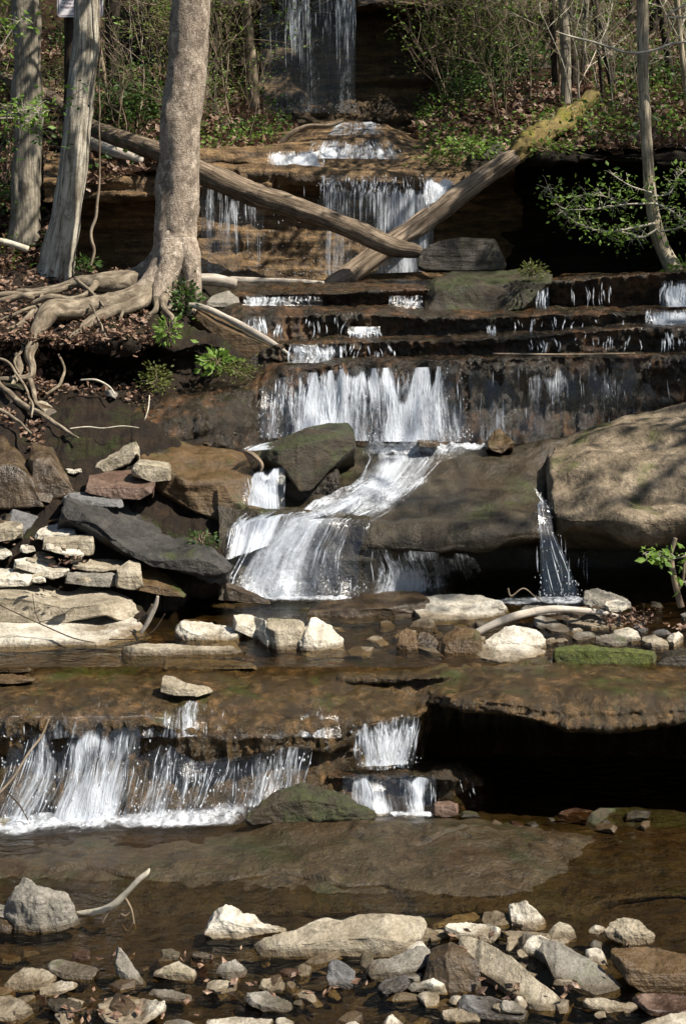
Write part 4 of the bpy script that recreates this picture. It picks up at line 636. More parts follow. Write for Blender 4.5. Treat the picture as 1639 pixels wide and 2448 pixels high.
# the huge boulder on the right: a closed form of its own
def big_boulder():
    rows = [(3, [(2505, 230, 9.6), (3900, 230, 9.6)]), (3, [(2505, 170, 8.95), (2600, 150, 8.85), (2760, 152, 8.75), (2900, 195, 8.70), (3000, 190, 8.70), (3136, 150, 8.72), (3900, 120, 9.2)]),
        (3, [(2500, 60, 8.92), (2600, 80, 8.78), (2900, 90, 8.6), (3136, 70, 8.6), (3900, 60, 9.1)]),
        (2, [(2505, 1150, 9.0), (2700, 1150, 8.85), (3136, 1140, 8.75), (3900, 1120, 9.2)]),
        (2, [(2515, 1000, 9.35), (2700, 1000, 9.15), (3136, 960, 9.05), (3900, 950, 9.4)]),
        (2, [(2525, 910, 9.7), (2700, 880, 9.5), (3136, 820, 9.4), (3900, 800, 9.7)]),
        (2, [(2535, 874, 9.95), (2620, 850, 9.9), (2720, 806, 9.85), (2850, 765, 9.8), (3136, 722, 9.75), (3900, 760, 9.9)]),
        (2, [(2545, 870, 10.0), (2620, 846, 9.98), (2720, 798, 9.98), (2850, 758, 9.98), (3136, 714, 9.98), (3900, 770, 10.0)])]
    nx = 260; X = np.linspace(2505, 3900, nx); R_ = [rowpts(r, X) for r in rows]
    R_.append(R_[-1]*np.array([1, 1, 0])+np.array([0, .05, .9])); R_.append(R_[0]*np.array([1, 1, 0])+np.array([0, .02, .9]))
    R_.append(R_[0].copy()+np.array([0, 0, .0])); G = smooth_rows(R_, [10, 10, 26, 26, 22, 14, 5, 4, 4, 4], .5)
    tot = G.shape[0]; e = np.linspace(0, 1, nx); c = G.mean(0, keepdims=True)
    sh = 1-np.clip(1-e/.015, 0, 1)**2*1.; G = c+(G-c)*sh[None, :, None]
    v = G.reshape(-1, 3); f = gridf(tot, nx); nn_ = vnorm(v, f)
    d = .05*fbm(v*1.6, 4, 61)+.018*fbm(v*9, 5, 62)+.016*np.tanh(3*vn(np.stack([v[:, 0]*1.2, v[:, 1]*1.2, (v[:, 2]+.18*v[:, 0]+.3*v[:, 1])*11+.8*fbm(v*3, 3, 5)], -1), 63))
    for (px, py, rr, dp) in ((2905+0, 1125-0, .055, .09), (2780, 1100, .09, -.03), (3120, 1120, .05, .06), (2700, 1000, .12, -.03)):
        q = P(2, px, py, 8.95); dd = np.linalg.norm((v-q)*np.array([.7, .35, 1.2]), axis=1); d = d-dp*np.exp(-(dd/rr)**2)
    v = v+nn_*d[:, None]
    return mk('boulder', v, f, MT['boulder'], label='huge smooth sandstone boulder at the right edge with a tree shadow across it', cat='boulder')
big_boulder()
# ------------------------------------------------------------ loose stones, copied from a few shapes
def cubesphere(n):
    vs = []; fs = []; o = 0; a = np.linspace(-1, 1, n+1); A, B = np.meshgrid(a, a)
    for ax in range(3):
        for sg in (-1, 1):
            p = np.zeros((n+1, n+1, 3)); p[..., ax] = sg; p[..., (ax+1) % 3] = A*(1 if sg > 0 else -1); p[..., (ax+2) % 3] = B
            v = p.reshape(-1, 3); v = v/np.linalg.norm(v, axis=1, keepdims=True); vs.append(v); fs.append(gridf(n+1, n+1)+o); o += len(v)
    v = np.concatenate(vs); f = np.concatenate(fs)
    _, i, j = np.unique(np.round(v, 6), axis=0, return_index=True, return_inverse=True)
    return v[i], j.reshape(-1)[f]
CS = cubesphere(16)
def stone(mat, seed, dims, name='stone'):
    v, f = CS; v = v*1.9; r = np.random.RandomState(seed); pl = []; na = r.randint(5, 8); a0 = r.rand()*6.28
    for i in range(na): a = a0+6.283*(i+r.uniform(-.3, .3))/na; pl.append((np.array([math.cos(a), math.sin(a), r.uniform(-.15, .5)]), r.uniform(.68, 1.)))
    pl.append((np.array([r.normal()*.12, r.normal()*.12, 1.]), .8)); pl.append((np.array([r.normal()*.1, r.normal()*.1, -1.]), .8)); pl.append((np.array([r.normal()*.8, r.normal()*.8, 1.]), .92)); pl.append((np.array([r.normal(), r.normal(), .5]), .9))
    for _ in range(3):
        for n, d in pl: n = n/np.linalg.norm(n); v = v-np.maximum(v@n-d, 0)[:, None]*n
    v = v*np.array(dims); v = rough(v, f, .007, 7, seed, .004); v[:, 2] -= v[:, 2].min()
    return mk(name, v, f, MT[mat], origin=np.zeros(3))
protos = {}
for m_ in ('cream', 'cream2', 'grey', 'slate', 'brown', 'red', 'orange', 'dark'):
    for q in range(3): protos[(m_, q)] = [stone(m_, hash(m_) % 7*0+len(m_)*31+ord(m_[0])*3+q*13, [(1, .7, .2), (1, .75, .36), (1.1, .5, .24)][q]), False]
def scatter(n, band, pick, Zf, size, mats, group, label, seed, sink=.25):
    r = random.Random(seed); placed = []
    for i in range(n*6):
        if len(placed) >= n: break
        x, y = pick(r); Z = Zf; Y = Yz(band, y, Z)
        sz = size[0]*(size[1]/size[0])**(r.random()**1.6); p = P(band, x, y, Y)
        if any((p[0]-a)**2+(p[1]-b)**2 < (.7*(c+sz))**2 for a, b, c in placed): continue
        placed.append((p[0], p[1], sz)); m_ = r.choice(mats); k_ = (m_, r.randrange(3)); src, used = protos[k_]
        o = src if not used else src.copy()
        if used: COL.objects.link(o)
        protos[k_][1] = True; s_ = sz
        o.location = (p[0], p[1], Z-s_*sink); o.scale = (s_, s_, s_*r.uniform(.8, 1.2)); o.rotation_euler = (r.uniform(-.25, .25), r.uniform(-.25, .25), r.uniform(0, 6.28))
        tag(o, label, 'stone', group)
scatter(72, 4, lambda r: (r.uniform(-150, 2100), r.uniform(1180, 1640)), -.02, (.012, .05), ['brown', 'brown', 'orange', 'dark', 'brown', 'cream2', 'grey', 'dark', 'red'], 'small stones in the near shallows', 'small loose stone lying in the near shallows at the bottom', 3)
scatter(22, 4, lambda r: (r.uniform(1000, 3200), r.uniform(1350, 1640)), -.01, (.02, .06), ['cream', 'cream2', 'grey', 'slate', 'brown'], 'pale stones by the leaning planks', 'small pale or grey stone at the foot of the leaning planks', 4)
scatter(20, 3, lambda r: (r.uniform(2380, 3400), r.uniform(470, 660)), .50, (.03, .09), ['cream', 'cream2', 'grey', 'brown', 'slate'], 'rubble right of the curved stick', 'small stone in the rubble right of the curved stick', 5, .1)
scatter(16, 3, lambda r: (r.uniform(880, 2100), r.uniform(440, 700)), .48, (.03, .08), ['brown', 'orange', 'brown', 'cream2', 'dark'], 'wet stones in the middle pool', 'small wet stone half sunk in the middle pool', 6, .2)
scatter(14, 3, lambda r: (r.uniform(-300, 420), r.uniform(100, 400)), .80, (.03, .08), ['cream', 'cream2', 'grey', 'brown'], 'small stones in the left pile', 'small loose stone in the gaps of the left pile', 8, .3)
scatter(10, 4, lambda r: (r.uniform(2100, 3000), r.uniform(560, 640)), .0, (.02, .06), ['brown', 'red', 'dark'], 'wet stones below the dark hollow', 'small wet stone in the trickle below the dark hollow', 9, .2)
def onsurf(name, n, tr, xr, seed):
    r = np.random.RandomState(seed); g = GR[name]; a = r.uniform(tr[0], tr[1], n)*(g.shape[0]-1); b = r.uniform(xr[0], xr[1], n)*(g.shape[1]-1)
    i = np.minimum(a.astype(int), g.shape[0]-2); j = np.minimum(b.astype(int), g.shape[1]-2); fa = (a-i)[:, None]; fb = (b-j)[:, None]
    return (g[i, j]*(1-fa)+g[i+1, j]*fa)*(1-fb)+(g[i, j+1]*(1-fa)+g[i+1, j+1]*fa)*fb
scatter(20, 3, lambda r: (r.uniform(860, 2250), r.uniform(530, 690)), .49, (.05, .12), ['cream', 'cream2', 'cream', 'cream2', 'grey'], 'pale flat stones of the middle terrace', 'pale flat stone among the larger rocks of the middle terrace', 31, .25)
scatter(38, 4, lambda r: (r.uniform(1880, 2950), r.uniform(1050, 1480)), .01, (.025, .065), ['cream', 'cream', 'cream2', 'grey', 'cream2'], 'angular pale stones filling the right hand pile', 'angular pale stone among others filling the gaps of the right hand pile', 14, .3)
scatter(24, 4, lambda r: (r.uniform(-150, 1900), r.uniform(1230, 1600)), .0, (.04, .085), ['cream', 'cream2', 'grey', 'cream2', 'brown'], 'angular stones of the near shore', 'angular stone standing out of the near shallows at the bottom left', 15, .3)
def scatter_surf(n, name, tr, xr, size, mats, group, label, seed, sink=.3):
    r = random.Random(seed)
    for p in onsurf(name, n, tr, xr, seed):
        k_ = (r.choice(mats), r.randrange(3)); src, used = protos[k_]; o = src if not used else src.copy()
        if used: COL.objects.link(o)
        protos[k_][1] = True; s_ = size[0]*(size[1]/size[0])**(r.random()**1.5); o.location = (p[0], p[1], p[2]-s_*sink); o.scale = (s_, s_, s_*r.uniform(.8, 1.3)); o.rotation_euler = (r.uniform(-.5, .5), r.uniform(-.5, .5), r.uniform(0, 6.28)); tag(o, label, 'stone', group)
scatter_surf(40, 'left_bank', (.12, .42), (.30, .98), (.05, .17), ['brown', 'dark', 'orange', 'dark', 'brown', 'grey'], 'dark broken rock of the left bank', 'dark broken rock jumbled on the left bank beside the cascade', 21)
scatter_surf(20, 'left_bank', (.05, .42), (.1, .62), (.05, .13), ['cream2', 'grey', 'brown', 'brown', 'slate'], 'broken rock above the pale pile', 'broken rock lying on the bank above the pale left pile', 22)
for k_, (o, u) in list(protos.items()):
    if not u: bpy.data.objects.remove(o)
# ------------------------------------------------------------ tubes: trunks, logs, roots, twigs
def catmull(p, m):
    p = np.array(p, float); out = []
    for i in range(len(p)-1):
        p0 = p[max(i-1, 0)]; p1 = p[i]; p2 = p[i+1]; p3 = p[min(i+2, len(p)-1)]
        for j in range(m):
            t = j/m; out.append(.5*((2*p1)+(-p0+p2)*t+(2*p0-5*p1+4*p2-p3)*t*t+(-p0+3*p1-3*p2+p3)*t**3))
    out.append(p[-1]); return np.array(out)
def tube(mb, pts, r, ns=10, m=6, bump=0, bf=8, seed=0, flat=1., wob=0):
    q = catmull(np.column_stack([np.array(pts, float), np.array(r, float)]), m); c = q[:, :3]; r = np.maximum(q[:, 3], 1e-4)
    if wob: c = c+wob*np.stack([fbm(c*3+5, 3, seed+50), fbm(c*3+9, 3, seed+51), fbm(c*3+13, 3, seed+52)], -1)
    t = np.gradient(c, axis=0); t /= np.maximum(np.linalg.norm(t, axis=1, keepdims=True), 1e-9)
    ref = np.array([0, 1., 0]) if abs(t[:, 1]).mean() < .8 else np.array([1., 0, 0])
    a = np.cross(t, ref); a /= np.maximum(np.linalg.norm(a, axis=1, keepdims=True), 1e-9); b = np.cross(t, a)
    th = np.linspace(0, 2*np.pi, ns+1); L = np.concatenate([[0], np.cumsum(np.linalg.norm(np.diff(c, axis=0), axis=1))])
    d = a[:, None]*np.cos(th)[None, :, None]+b[:, None]*np.sin(th)[None, :, None]*flat
    v = c[:, None]+d*r[:, None, None]
    if bump:
        pp = np.stack([np.cos(th)[None, :]*r[:, None]*bf*2.2, np.sin(th)[None, :]*r[:, None]*bf*2.2, np.broadcast_to(L[:, None]*bf*.45, (len(c), ns+1))], -1)+seed*3.1
        h = fbm(pp, 4, seed)+.6*fbm(pp*3, 3, seed+3)+.8*fbm(v*3, 2, seed+6)
        h[:, -1] = h[:, 0]; v = v+d*(h*bump)[..., None]*np.minimum(r, .2)[:, None, None]*5
    uv = np.stack([np.broadcast_to(th/6.283*6.283*r.mean(), (len(c), ns+1)), np.broadcast_to(L[:, None], (len(c), ns+1))], -1).reshape(-1, 2)
    f = gridf(len(c), ns+1); vv = v.reshape(-1, 3)
    # end caps
    n0 = len(vv); vv = np.concatenate([vv, c[:1]-t[:1]*r[0]*.15, c[-1:]+t[-1:]*r[-1]*.15]); uv = np.concatenate([uv, [[0, 0]], [[0, L[-1]]]])
    i = np.arange(ns); e0 = np.stack([np.full(ns, n0), i+1, i, np.full(ns, n0)], -1); l = (len(c)-1)*(ns+1)
    e1 = np.stack([np.full(ns, n0+1), l+i, l+i+1, np.full(ns, n0+1)], -1)
    caps = np.concatenate([e0, e1])
    mb.add(vv, f, uv); CAPS.append((mb, caps[:, :3]+mb.n-len(vv)))
CAPS = []
def buildtube(mb, name, mat, **k):
    caps = [c for (m_, c) in CAPS if m_ is mb]; CAPS[:] = [(m_, c) for (m_, c) in CAPS if m_ is not mb]
    fs = [np.concatenate(mb.f)]+([np.concatenate(caps)] if caps else [])
    return mk(name, np.concatenate(mb.v), fs, MT[mat], uv=np.concatenate(mb.u), **k)
def band(s, pts, Y=None):
    """(x, y, [Y], r in band units) -> points and radii in metres"""
    p = []; r = []
    for q in pts:
        yy = q[2] if len(q) == 4 else Y; p.append(P(s, q[0], q[1], yy)); r.append(pr(q[-1], yy))
    return p, r
def one(name, s, pts, mat, label, cat, Y=None, ns=12, m=8, bump=.02, parent=None, group=None, seed=1, wob=0, flat=1.):
    mb = MB(); p, r = band(s, pts, Y); tube(mb, p, r, ns, m, bump, seed=seed, wob=wob, flat=flat)
    return buildtube(mb, name, mat, parent=parent, label=label, cat=cat, group=group)
def leafquads(c, size, seed, up=.4, droop=0):
    r = np.random.RandomState(seed); n = len(c); c = np.array(c)
    d = r.normal(size=(n, 3)); d[:, 2] *= .5; d[:, 2] -= droop; d /= np.linalg.norm(d, axis=1, keepdims=True)
    nn_ = r.normal(size=(n, 3)); nn_[:, 2] += up*3; s_ = np.cross(d, nn_); s_ /= np.maximum(np.linalg.norm(s_, axis=1, keepdims=True), 1e-6)
    nn_ = np.cross(s_, d)
    L = (size*r.uniform(.4, 1.5, n))[:, None]
    v = np.stack([c, c+d*L*.5+s_*L*.28-nn_*L*.06, c+d*L, c+d*L*.5-s_*L*.28-nn_*L*.06], 1)
    f = np.arange(n*4).reshape(n, 4)
    return v.reshape(-1, 3), f
def twiggy(mb, base, d, L, r, depth, rn, tips, ns=4, spread=.7, up=.15, kids=(3, 5)):
    pts = [np.array(base)]; dd = np.array(d, float); n = 5
    for i in range(n):
        dd = dd+np.array([rn.gauss(0, .16), rn.gauss(0, .16), rn.gauss(0, .12)+up*.3]); dd /= np.linalg.norm(dd); pts.append(pts[-1]+dd*L/n)
    tube(mb, pts, np.linspace(r, r*.35, n+1), ns, 2)
    if depth == 0:
        tips.append(pts[-1]); tips += [pts[k]+(pts[k+1]-pts[k])*rn.random() for k in range(1, n)]; return
    for i in range(rn.randint(*kids)):
        t = rn.uniform(.3, 1)*n; k = min(int(t), n-1); b = pts[k]+(pts[k+1]-pts[k])*(t-k)
        ax = np.array([rn.gauss(0, 1), rn.gauss(0, 1), rn.gauss(0, .6)]); q = dd+spread*ax/np.linalg.norm(ax)*1.3; q /= np.linalg.norm(q)
        twiggy(mb, b, q, L*rn.uniform(.45, .7), r*.5, depth-1, rn, tips, ns, spread, up, kids)
def tree(label, s, pts, mat, Y=None, top=3.2, nb=9, leaf='leaf', nl=3, seed=1, name='tree', crown=True, group=None, bump=.03, ns=28, cat='tree', lsz=.09, lift=1.5):
    p, r = band(s, pts, Y); p = [np.array(q) for q in p]
    rn = random.Random(seed)
    # first point is the top of the picture: continue the trunk upward
    d = p[0]-p[2]; d /= np.linalg.norm(d); q = []; rr = []
    for k in range(4, 0, -1): q.append(p[0]+d*top*k/4+np.array([rn.gauss(0, .06)*k, rn.gauss(0, .06)*k, 0])); rr.append(r[0]*(1-.17*k))
    P_ = (q+p)[::-1]; R_ = (rr+r)[::-1]
    base = p[-1]; e = empty(name, base, label, cat, group)
    mb = MB(); tube(mb, P_, R_, ns, 12, bump, seed=seed, bf=6)
    buildtube(mb, 'trunk', mat, parent=e)
    if crown:
        mb = MB(); tips = []
        for i in range(nb):
            t = rn.uniform(0, 1); b = p[0]+(q[0]-p[0])*(.25+.75*t); a = rn.uniform(0, 6.28)
            twiggy(mb, b, (math.cos(a), math.sin(a), rn.uniform(.1, .8)), rn.uniform(1.0, 2.0), r[0]*.3, 2, rn, tips, 4)
        buildtube(mb, 'branches', mat, parent=e)
        c = []; rr_ = np.random.RandomState(seed)
        for t in tips:
            for _ in range(nl): c.append(t+rr_.normal(size=3)*.12)
        v, f = leafquads(c, lsz, seed); mk('crown', v, f, MT[leaf], parent=e, smooth=False)
    return e
EXT = -60
bigt = tree('large flaky barked tree with spreading roots, thickest trunk left of the falls', 1, [(875, EXT, 85), (860, 200, 86), (845, 400, 89), (820, 700, 94), (808, 1000, 97), (798, 1150, 96), (785, 1250, 104), (770, 1340, 125), (755, 1400, 150)], 'bark_plate', Y=11.15, seed=2, ns=40)
tree('pale furrowed tree leaning right, left of the big flaky tree', 1, [(408, EXT, 56), (395, 200, 58), (372, 400, 61), (340, 700, 62), (300, 1000, 68), (262, 1200, 76), (245, 1290, 88)], 'bark_pale', Y=11.9, seed=3, ns=36)
tree('straight grey tree at the far left', 1, [(124, EXT, 62), (124, 200, 63), (125, 400, 64), (125, 700, 66), (120, 1000, 70), (115, 1120, 78)], 'bark_grey', Y=12.95, seed=4, ns=36)
dk = tree('slim dark tree that carries the white sign', 1, [(325, EXT, 28), (322, 300, 28), (315, 600, 30), (300, 1050, 34)], 'bark_dark', Y=13.1, seed=5, nb=6)
tree('dark tree in the shade behind the gap between the two big trunks', 1, [(512, EXT, 32), (515, 200, 32), (518, 400, 33), (520, 520, 36)], 'bark_dark', Y=15.3, seed=6, nb=6)
rt = tree('slender ridged tree standing on the right hand ledge', 1, [(2935, EXT, 28), (2935, 100, 27), (2935, 250, 26), (2945, 500, 24), (2962, 800, 26), (2985, 1000, 29), (3015, 1110, 33), (3050, 1180, 36), (3085, 1250, 40)], 'bark_right', Y=12.0, seed=7, nb=8)
tree('grey tree on the right slope left of the slender ridged tree', 1, [(2570, EXT, 24), (2578, 150, 23), (2585, 350, 22), (2582, 530, 24)], 'bark_grey', Y=15.0, seed=8, nb=6)
tree('thin dark tree just left of the grey tree on the right slope', 1, [(2520, EXT, 14), (2525, 150, 14), (2530, 300, 14), (2535, 430, 15)], 'bark_dark', Y=15.7, seed=9, nb=5)
tree('thin tree between the grey tree and the slender ridged tree', 1, [(2672, EXT, 11), (2668, 100, 11), (2664, 200, 12), (2660, 330, 12)], 'bark_grey', Y=16.5, seed=10, nb=5)
tree('thin leaning tree at the top right edge', 1, [(3085, EXT, 13), (3100, 100, 13), (3118, 280, 14), (3140, 470, 16)], 'bark_right', Y=14.5, seed=11, nb=5)
tree('reddish thin tree at the top, right of the high cliff', 1, [(2262, EXT, 13), (2270, 60, 13), (2272, 120, 13), (2272, 190, 14)], 'bark_dark', Y=17.8, seed=12, nb=5)
tree('thin dark tree left of the high falls', 1, [(690, EXT, 13), (680, 60, 13), (675, 140, 13), (650, 300, 15)], 'bark_dark', Y=17.0, seed=13, nb=5)
# trees off to the right whose bare crowns dapple the light
def offtree(x, y, z, h, seed, label, nb=10, r=.16, nl=4, lsz=.11):
    rn = random.Random(seed); e = empty('tree', (x, y, z), label, 'tree', 'trees on the bank beyond the right edge')
    pts = [np.array([x+rn.gauss(0, .12)*k, y+rn.gauss(0, .12)*k, z+h*k/5]) for k in range(6)]
    mb = MB(); tube(mb, pts, np.linspace(r, r*.35, 6), 12, 6, .02, seed=seed); buildtube(mb, 'trunk', 'bark_grey', parent=e)
    mb = MB(); tips = []
    for i in range(nb):
        t = rn.uniform(.45, 1)*5; k = min(int(t), 4); b = pts[k]+(pts[k+1]-pts[k])*(t-k); a = rn.uniform(0, 6.28)
        twiggy(mb, b, (math.cos(a), math.sin(a), rn.uniform(.1, .7)), rn.uniform(1.0, 2.0), .04, 2, rn, tips, 4)
    buildtube(mb, 'branches', 'bark_grey', parent=e); rr_ = np.random.RandomState(seed); c = []
    for t in tips:
        for _ in range(nl): c.append(t+rr_.normal(size=3)*.15)
    v, f = leafquads(c, lsz, seed); mk('crown', v, f, MT['leaf'], parent=e, smooth=False)
OFF = 'tree on the bank beyond the right edge'
for i, (x, y, z, h) in enumerate([(6.6, 7.5, 1.4, 7.6), (8.0, 10.6, 2.2, 8.5)]): offtree(x, y, z, h, 40+i, OFF)
# roots of the big tree
for i, q in enumerate([[(815, -140, 11.14, 70), (790, -20, 11.08, 74), (755, 70, 11.02, 66), (705, 140, 10.95, 52), (640, 195, 10.85, 40)], [(800, -60, 11.1, 70), (775, 60, 11.0, 66), (745, 150, 10.9, 50), (722, 225, 10.75, 26)], [(850, -40, 11.1, 60), (872, 80, 11.02, 48), (890, 160, 10.98, 34), (905, 225, 10.95, 14)], [(790, -60, 11.2, 60), (740, 40, 11.2, 56), (660, 105, 11.2, 48), (580, 130, 11.18, 40)]]):
    one('root_flare', 2, q, 'bark_plate', None, None, ns=26, m=10, bump=.03, parent=bigt, seed=i+70)
for i, q in enumerate([
    [(760, 130, 11.05, 80), (640, 205, 10.85, 58), (500, 235, 10.75, 52), (350, 265, 10.65, 48), (235, 275, 10.5, 48), (190, 335, 10.4, 42), (155, 420, 10.3, 34), (135, 480, 10.25, 25), (150, 535, 10.2, 18), (140, 578, 10.15, 15), (60, 586, 10.1, 13), (-60, 592, 10.1, 13)],
    [(730, 180, 10.98, 50), (600, 250, 10.65, 30), (520, 275, 10.6, 26), (440, 312, 10.5, 25), (350, 370, 10.35, 17), (268, 424, 10.25, 6)],
    [(735, 170, 10.9, 34), (748, 250, 10.65, 18), (790, 300, 10.55, 14), (802, 352, 10.4, 8)],
    [(715, 180, 10.9, 30), (722, 265, 10.65, 15), (692, 300, 10.6, 12), (665, 337, 10.5, 7)],
    [(720, 120, 11.2, 80), (600, 135, 11.15, 60), (480, 145, 11.1, 50), (380, 135, 11.1, 30), (300, 155, 11.1, 20), (200, 178, 11.1, 16), (80, 188, 11.05, 13)],
    [(330, 160, 11.1, 18), (220, 192, 11.0, 14), (100, 205, 10.9, 14), (-60, 245, 10.8, 12)],
    [(200, 190, 10.95, 9), (140, 290, 10.65, 15), (80, 355, 10.5, 22), (-60, 400, 10.45, 26)],
    [(-10, 590, 10.0, 12), (80, 680, 9.8, 14), (200, 750, 9.6, 11), (360, 850, 9.3, 6)],
    [(130, 590, 10.05, 12), (160, 680, 9.85, 10), (205, 745, 9.6, 6)], [(-60, 205, 10.9, 14), (60, 196, 10.9, 14), (150, 220, 10.9, 9)],
    [(-60, 330, 10.6, 9), (60, 300, 10.6, 8), (160, 250, 10.7, 7)], [(420, 240, 10.6, 6), (470, 330, 10.4, 5), (500, 400, 10.15, 4)], [(560, 270, 10.6, 8), (540, 340, 10.4, 6), (560, 400, 10.15, 4)],
    [(60, 380, 10.4, 7), (100, 440, 10.3, 6), (70, 500, 10.2, 5), (90, 560, 10.1, 4)], [(-60, 480, 10.2, 8), (40, 520, 10.1, 7), (120, 640, 9.9, 6), (150, 760, 9.5, 4)], [(220, 660, 9.9, 5), (280, 620, 10.0, 6), (300, 560, 10.2, 6), (270, 480, 10.25, 5)],
    [(-60, 700, 9.6, 8), (60, 760, 9.5, 7), (160, 840, 9.3, 5)], [(350, 130, 11.05, 9), (420, 190, 10.8, 8), (480, 250, 10.6, 5)], [(620, 150, 11.0, 5), (560, 180, 10.9, 5), (470, 200, 10.75, 4)],
    [(440, 150, 11.0, 16), (400, 200, 10.8, 14), (330, 220, 10.75, 16), (230, 215, 10.7, 18), (150, 240, 10.7, 12)],
    [(860, 140, 11.0, 50), (890, 200, 11.0, 30), (910, 260, 11.0, 10)], [(80, 470, 10.3, 12), (100, 540, 10.2, 18), (60, 620, 10.0, 10)]]):
    one('root', 2, q, 'root', None, None, ns=18, m=10, bump=.05, parent=bigt, seed=i+20, wob=.03)
# the crossed logs and other dead wood
one('fallen_log', 1, [(-160, 300, 17.0, 26), (190, 425, 15.6, 30), (420, 585, 14.2, 40), (720, 690, 13.1, 44), (910, 785, 12.7, 50), (1150, 885, 12.6, 55), (1350, 950, 12.5, 52), (1568, 1030, 12.4, 48), (1770, 1120, 12.3, 44), (1890, 1145, 12.2, 36), (1925, 1150, 12.2, 22)], 'log_dark', 'long dark fallen log sloping down to the right from behind the big tree', 'log', ns=26, m=14, bump=.03)
lg = one('fallen_log', 1, [(1470, 1350, 12.5, 46), (1568, 1275, 12.6, 48), (1760, 1130, 12.7, 50), (1900, 1035, 12.75, 50), (2050, 925, 12.8, 50), (2240, 785, 12.8, 46), (2350, 712, 12.8, 44), (2500, 600, 13.3, 44), (2620, 520, 14.0, 40)], 'log', 'brown fallen log rising to the right across the other log, moss at its top', 'log', ns=26, m=14, bump=.03)
one('moss_sleeve', 1, [(2345, 716, 12.78, 40), (2375, 690, 12.82, 52), (2450, 636, 13.05, 54), (2560, 560, 13.5, 52), (2640, 505, 13.95, 46)], 'log_moss', 'yellow green moss sleeve', None, ns=24, m=10, bump=.10, parent=lg)
one('branch_stub', 1, [(2640, 505, 14.0, 30), (2700, 440, 14.2, 34), (2720, 400, 14.2, 12)], 'log_moss', None, None, ns=12, m=6, bump=.1, parent=lg)
splitlog = R('split fallen log with a sunlit pale top, running down to the steps', 2, 'orange', [(895, 330), (1050, 450), (1180, 512), (1312, 524)], [(880, 262), (1000, 342), (1150, 405), (1312, 475)], [(870, 243), (950, 260), (1100, 330), (1250, 418), (1314, 465)], Y=[10.7, 10.6, 10.5, 10.45], k=.35, name='fallen_log', cat='log', dmax=.22, st=.002, ra=.006)
one('sunlit_strip', 2, [(866, 246, 10.82, 12), (950, 266, 10.75, 16), (1100, 338, 10.64, 15), (1250, 424, 10.53, 12), (1314, 468, 10.47, 7)], 'stick', None, None, ns=16, m=12, bump=.05, parent=splitlog, flat=.8)  # pale tube that paints the sunlit upper edge onto the log
one('fallen_log', 2, [(880, 128, 11.7, 26), (980, 132, 11.7, 28), (1080, 150, 11.7, 22)], 'stick', 'short pale log end poking out behind the big tree', 'log', bump=.02)
one('fallen_log', 2, [(1050, 130, 12.4, 14), (1200, 138, 12.4, 16), (1350, 142, 12.3, 14), (1480, 150, 12.3, 12)], 'stick', 'sunlit pale driftwood lying along the ledge under the dripping curtain', 'log', bump=.03, flat=.6)
one('fallen_branch', 2, [(1700, 170, 12.2, 6), (1800, 168, 12.2, 14), (1900, 163, 12.1, 14), (1960, 158, 12.1, 8)], 'stick', 'short bleached wood on the ledge beneath the log crossing', 'branch', bump=.03, flat=.6)
one('fallen_log', 1, [(-100, 1085, 11.6, 14), (30, 1108, 11.6, 14), (130, 1140, 11.6, 15)], 'twig_pale', 'thin pale cut log at the left edge behind the roots', 'log')
one('fallen_log', 1, [(-100, 640, 12.7, 30), (20, 520, 13.6, 34), (200, 430, 15.5, 26)], 'log_dark', 'dark mossy log at the far left edge on the slope', 'log')
one('fallen_log', 1, [(380, 640, 13.6, 30), (520, 690, 13.2, 26), (650, 735, 13.0, 16)], 'stick', 'pale sunlit log under the long dark log', 'log', bump=.04, flat=.7)
one('fallen_branch', 1, [(1265, 690, 14.1, 14), (1320, 620, 14.1, 14), (1400, 580, 14.1, 12), (1500, 575, 14.0, 10), (1568, 552, 14.0, 6)], 'twig', 'crooked bare branch lying at the left of the upper cascade', 'branch')
one('fallen_branch', 3, [(1965, 738, 7.55, 4), (2050, 682, 7.6, 10), (2150, 612, 7.7, 15), (2300, 540, 7.8, 18), (2420, 505, 7.9, 18), (2530, 490, 7.95, 17), (2650, 495, 8.0, 14), (2760, 508, 8.05, 12), (2840, 528, 8.05, 8)], 'stick', 'long smooth curved bare stick arching over the right terrace rocks', 'branch', ns=16, m=12, bump=.006)
mbt = MB(); 
br = empty('fallen_branch', P(4, 360, 1030, 5.55), 'pale branch poking out over the near water from the mottled boulder', 'branch')
one('limb', 4, [(345, 1022, 5.6, 10), (440, 1010, 5.55, 11), (510, 985, 5.5, 12), (570, 930, 5.5, 12), (630, 870, 5.5, 11), (668, 840, 5.5, 9), (680, 820, 5.5, 3)], 'twig_pale', None, None, ns=14, m=12, bump=.12, wob=.012, parent=br)
for q in ([(570, 945, 3.5), (600, 1000, 3), (612, 1060, 2)], [(512, 990, 3), (480, 1040, 2.5), (468, 1062, 2)], [(600, 1010, 2), (575, 1030, 1.5), (555, 1020, 1.2)], [(612, 1060, 1.8), (585, 1100, 1.3), (560, 1070, 1)], [(608, 1040, 1.6), (620, 1090, 1), (600, 1110, .8)]):
    one('twig', 4, [(a, b, c*1.8) for a, b, c in q], 'twig', None, None, Y=5.5, ns=6, m=5, bump=0, parent=br)
sn = empty('fallen_branch', P(3, 650, 595, 7.6), 'pale peeled snag propped on the lower pale slab', 'branch')
one('limb', 3, [(722, 430, 6), (712, 470, 10), (690, 520, 11), (670, 560, 10), (645, 600, 7)], 'stick', None, None, Y=7.75, parent=sn)
one('limb', 3, [(700, 470, 8), (670, 520, 9), (628, 545, 5)], 'log_dark', None, None, Y=7.8, parent=sn)
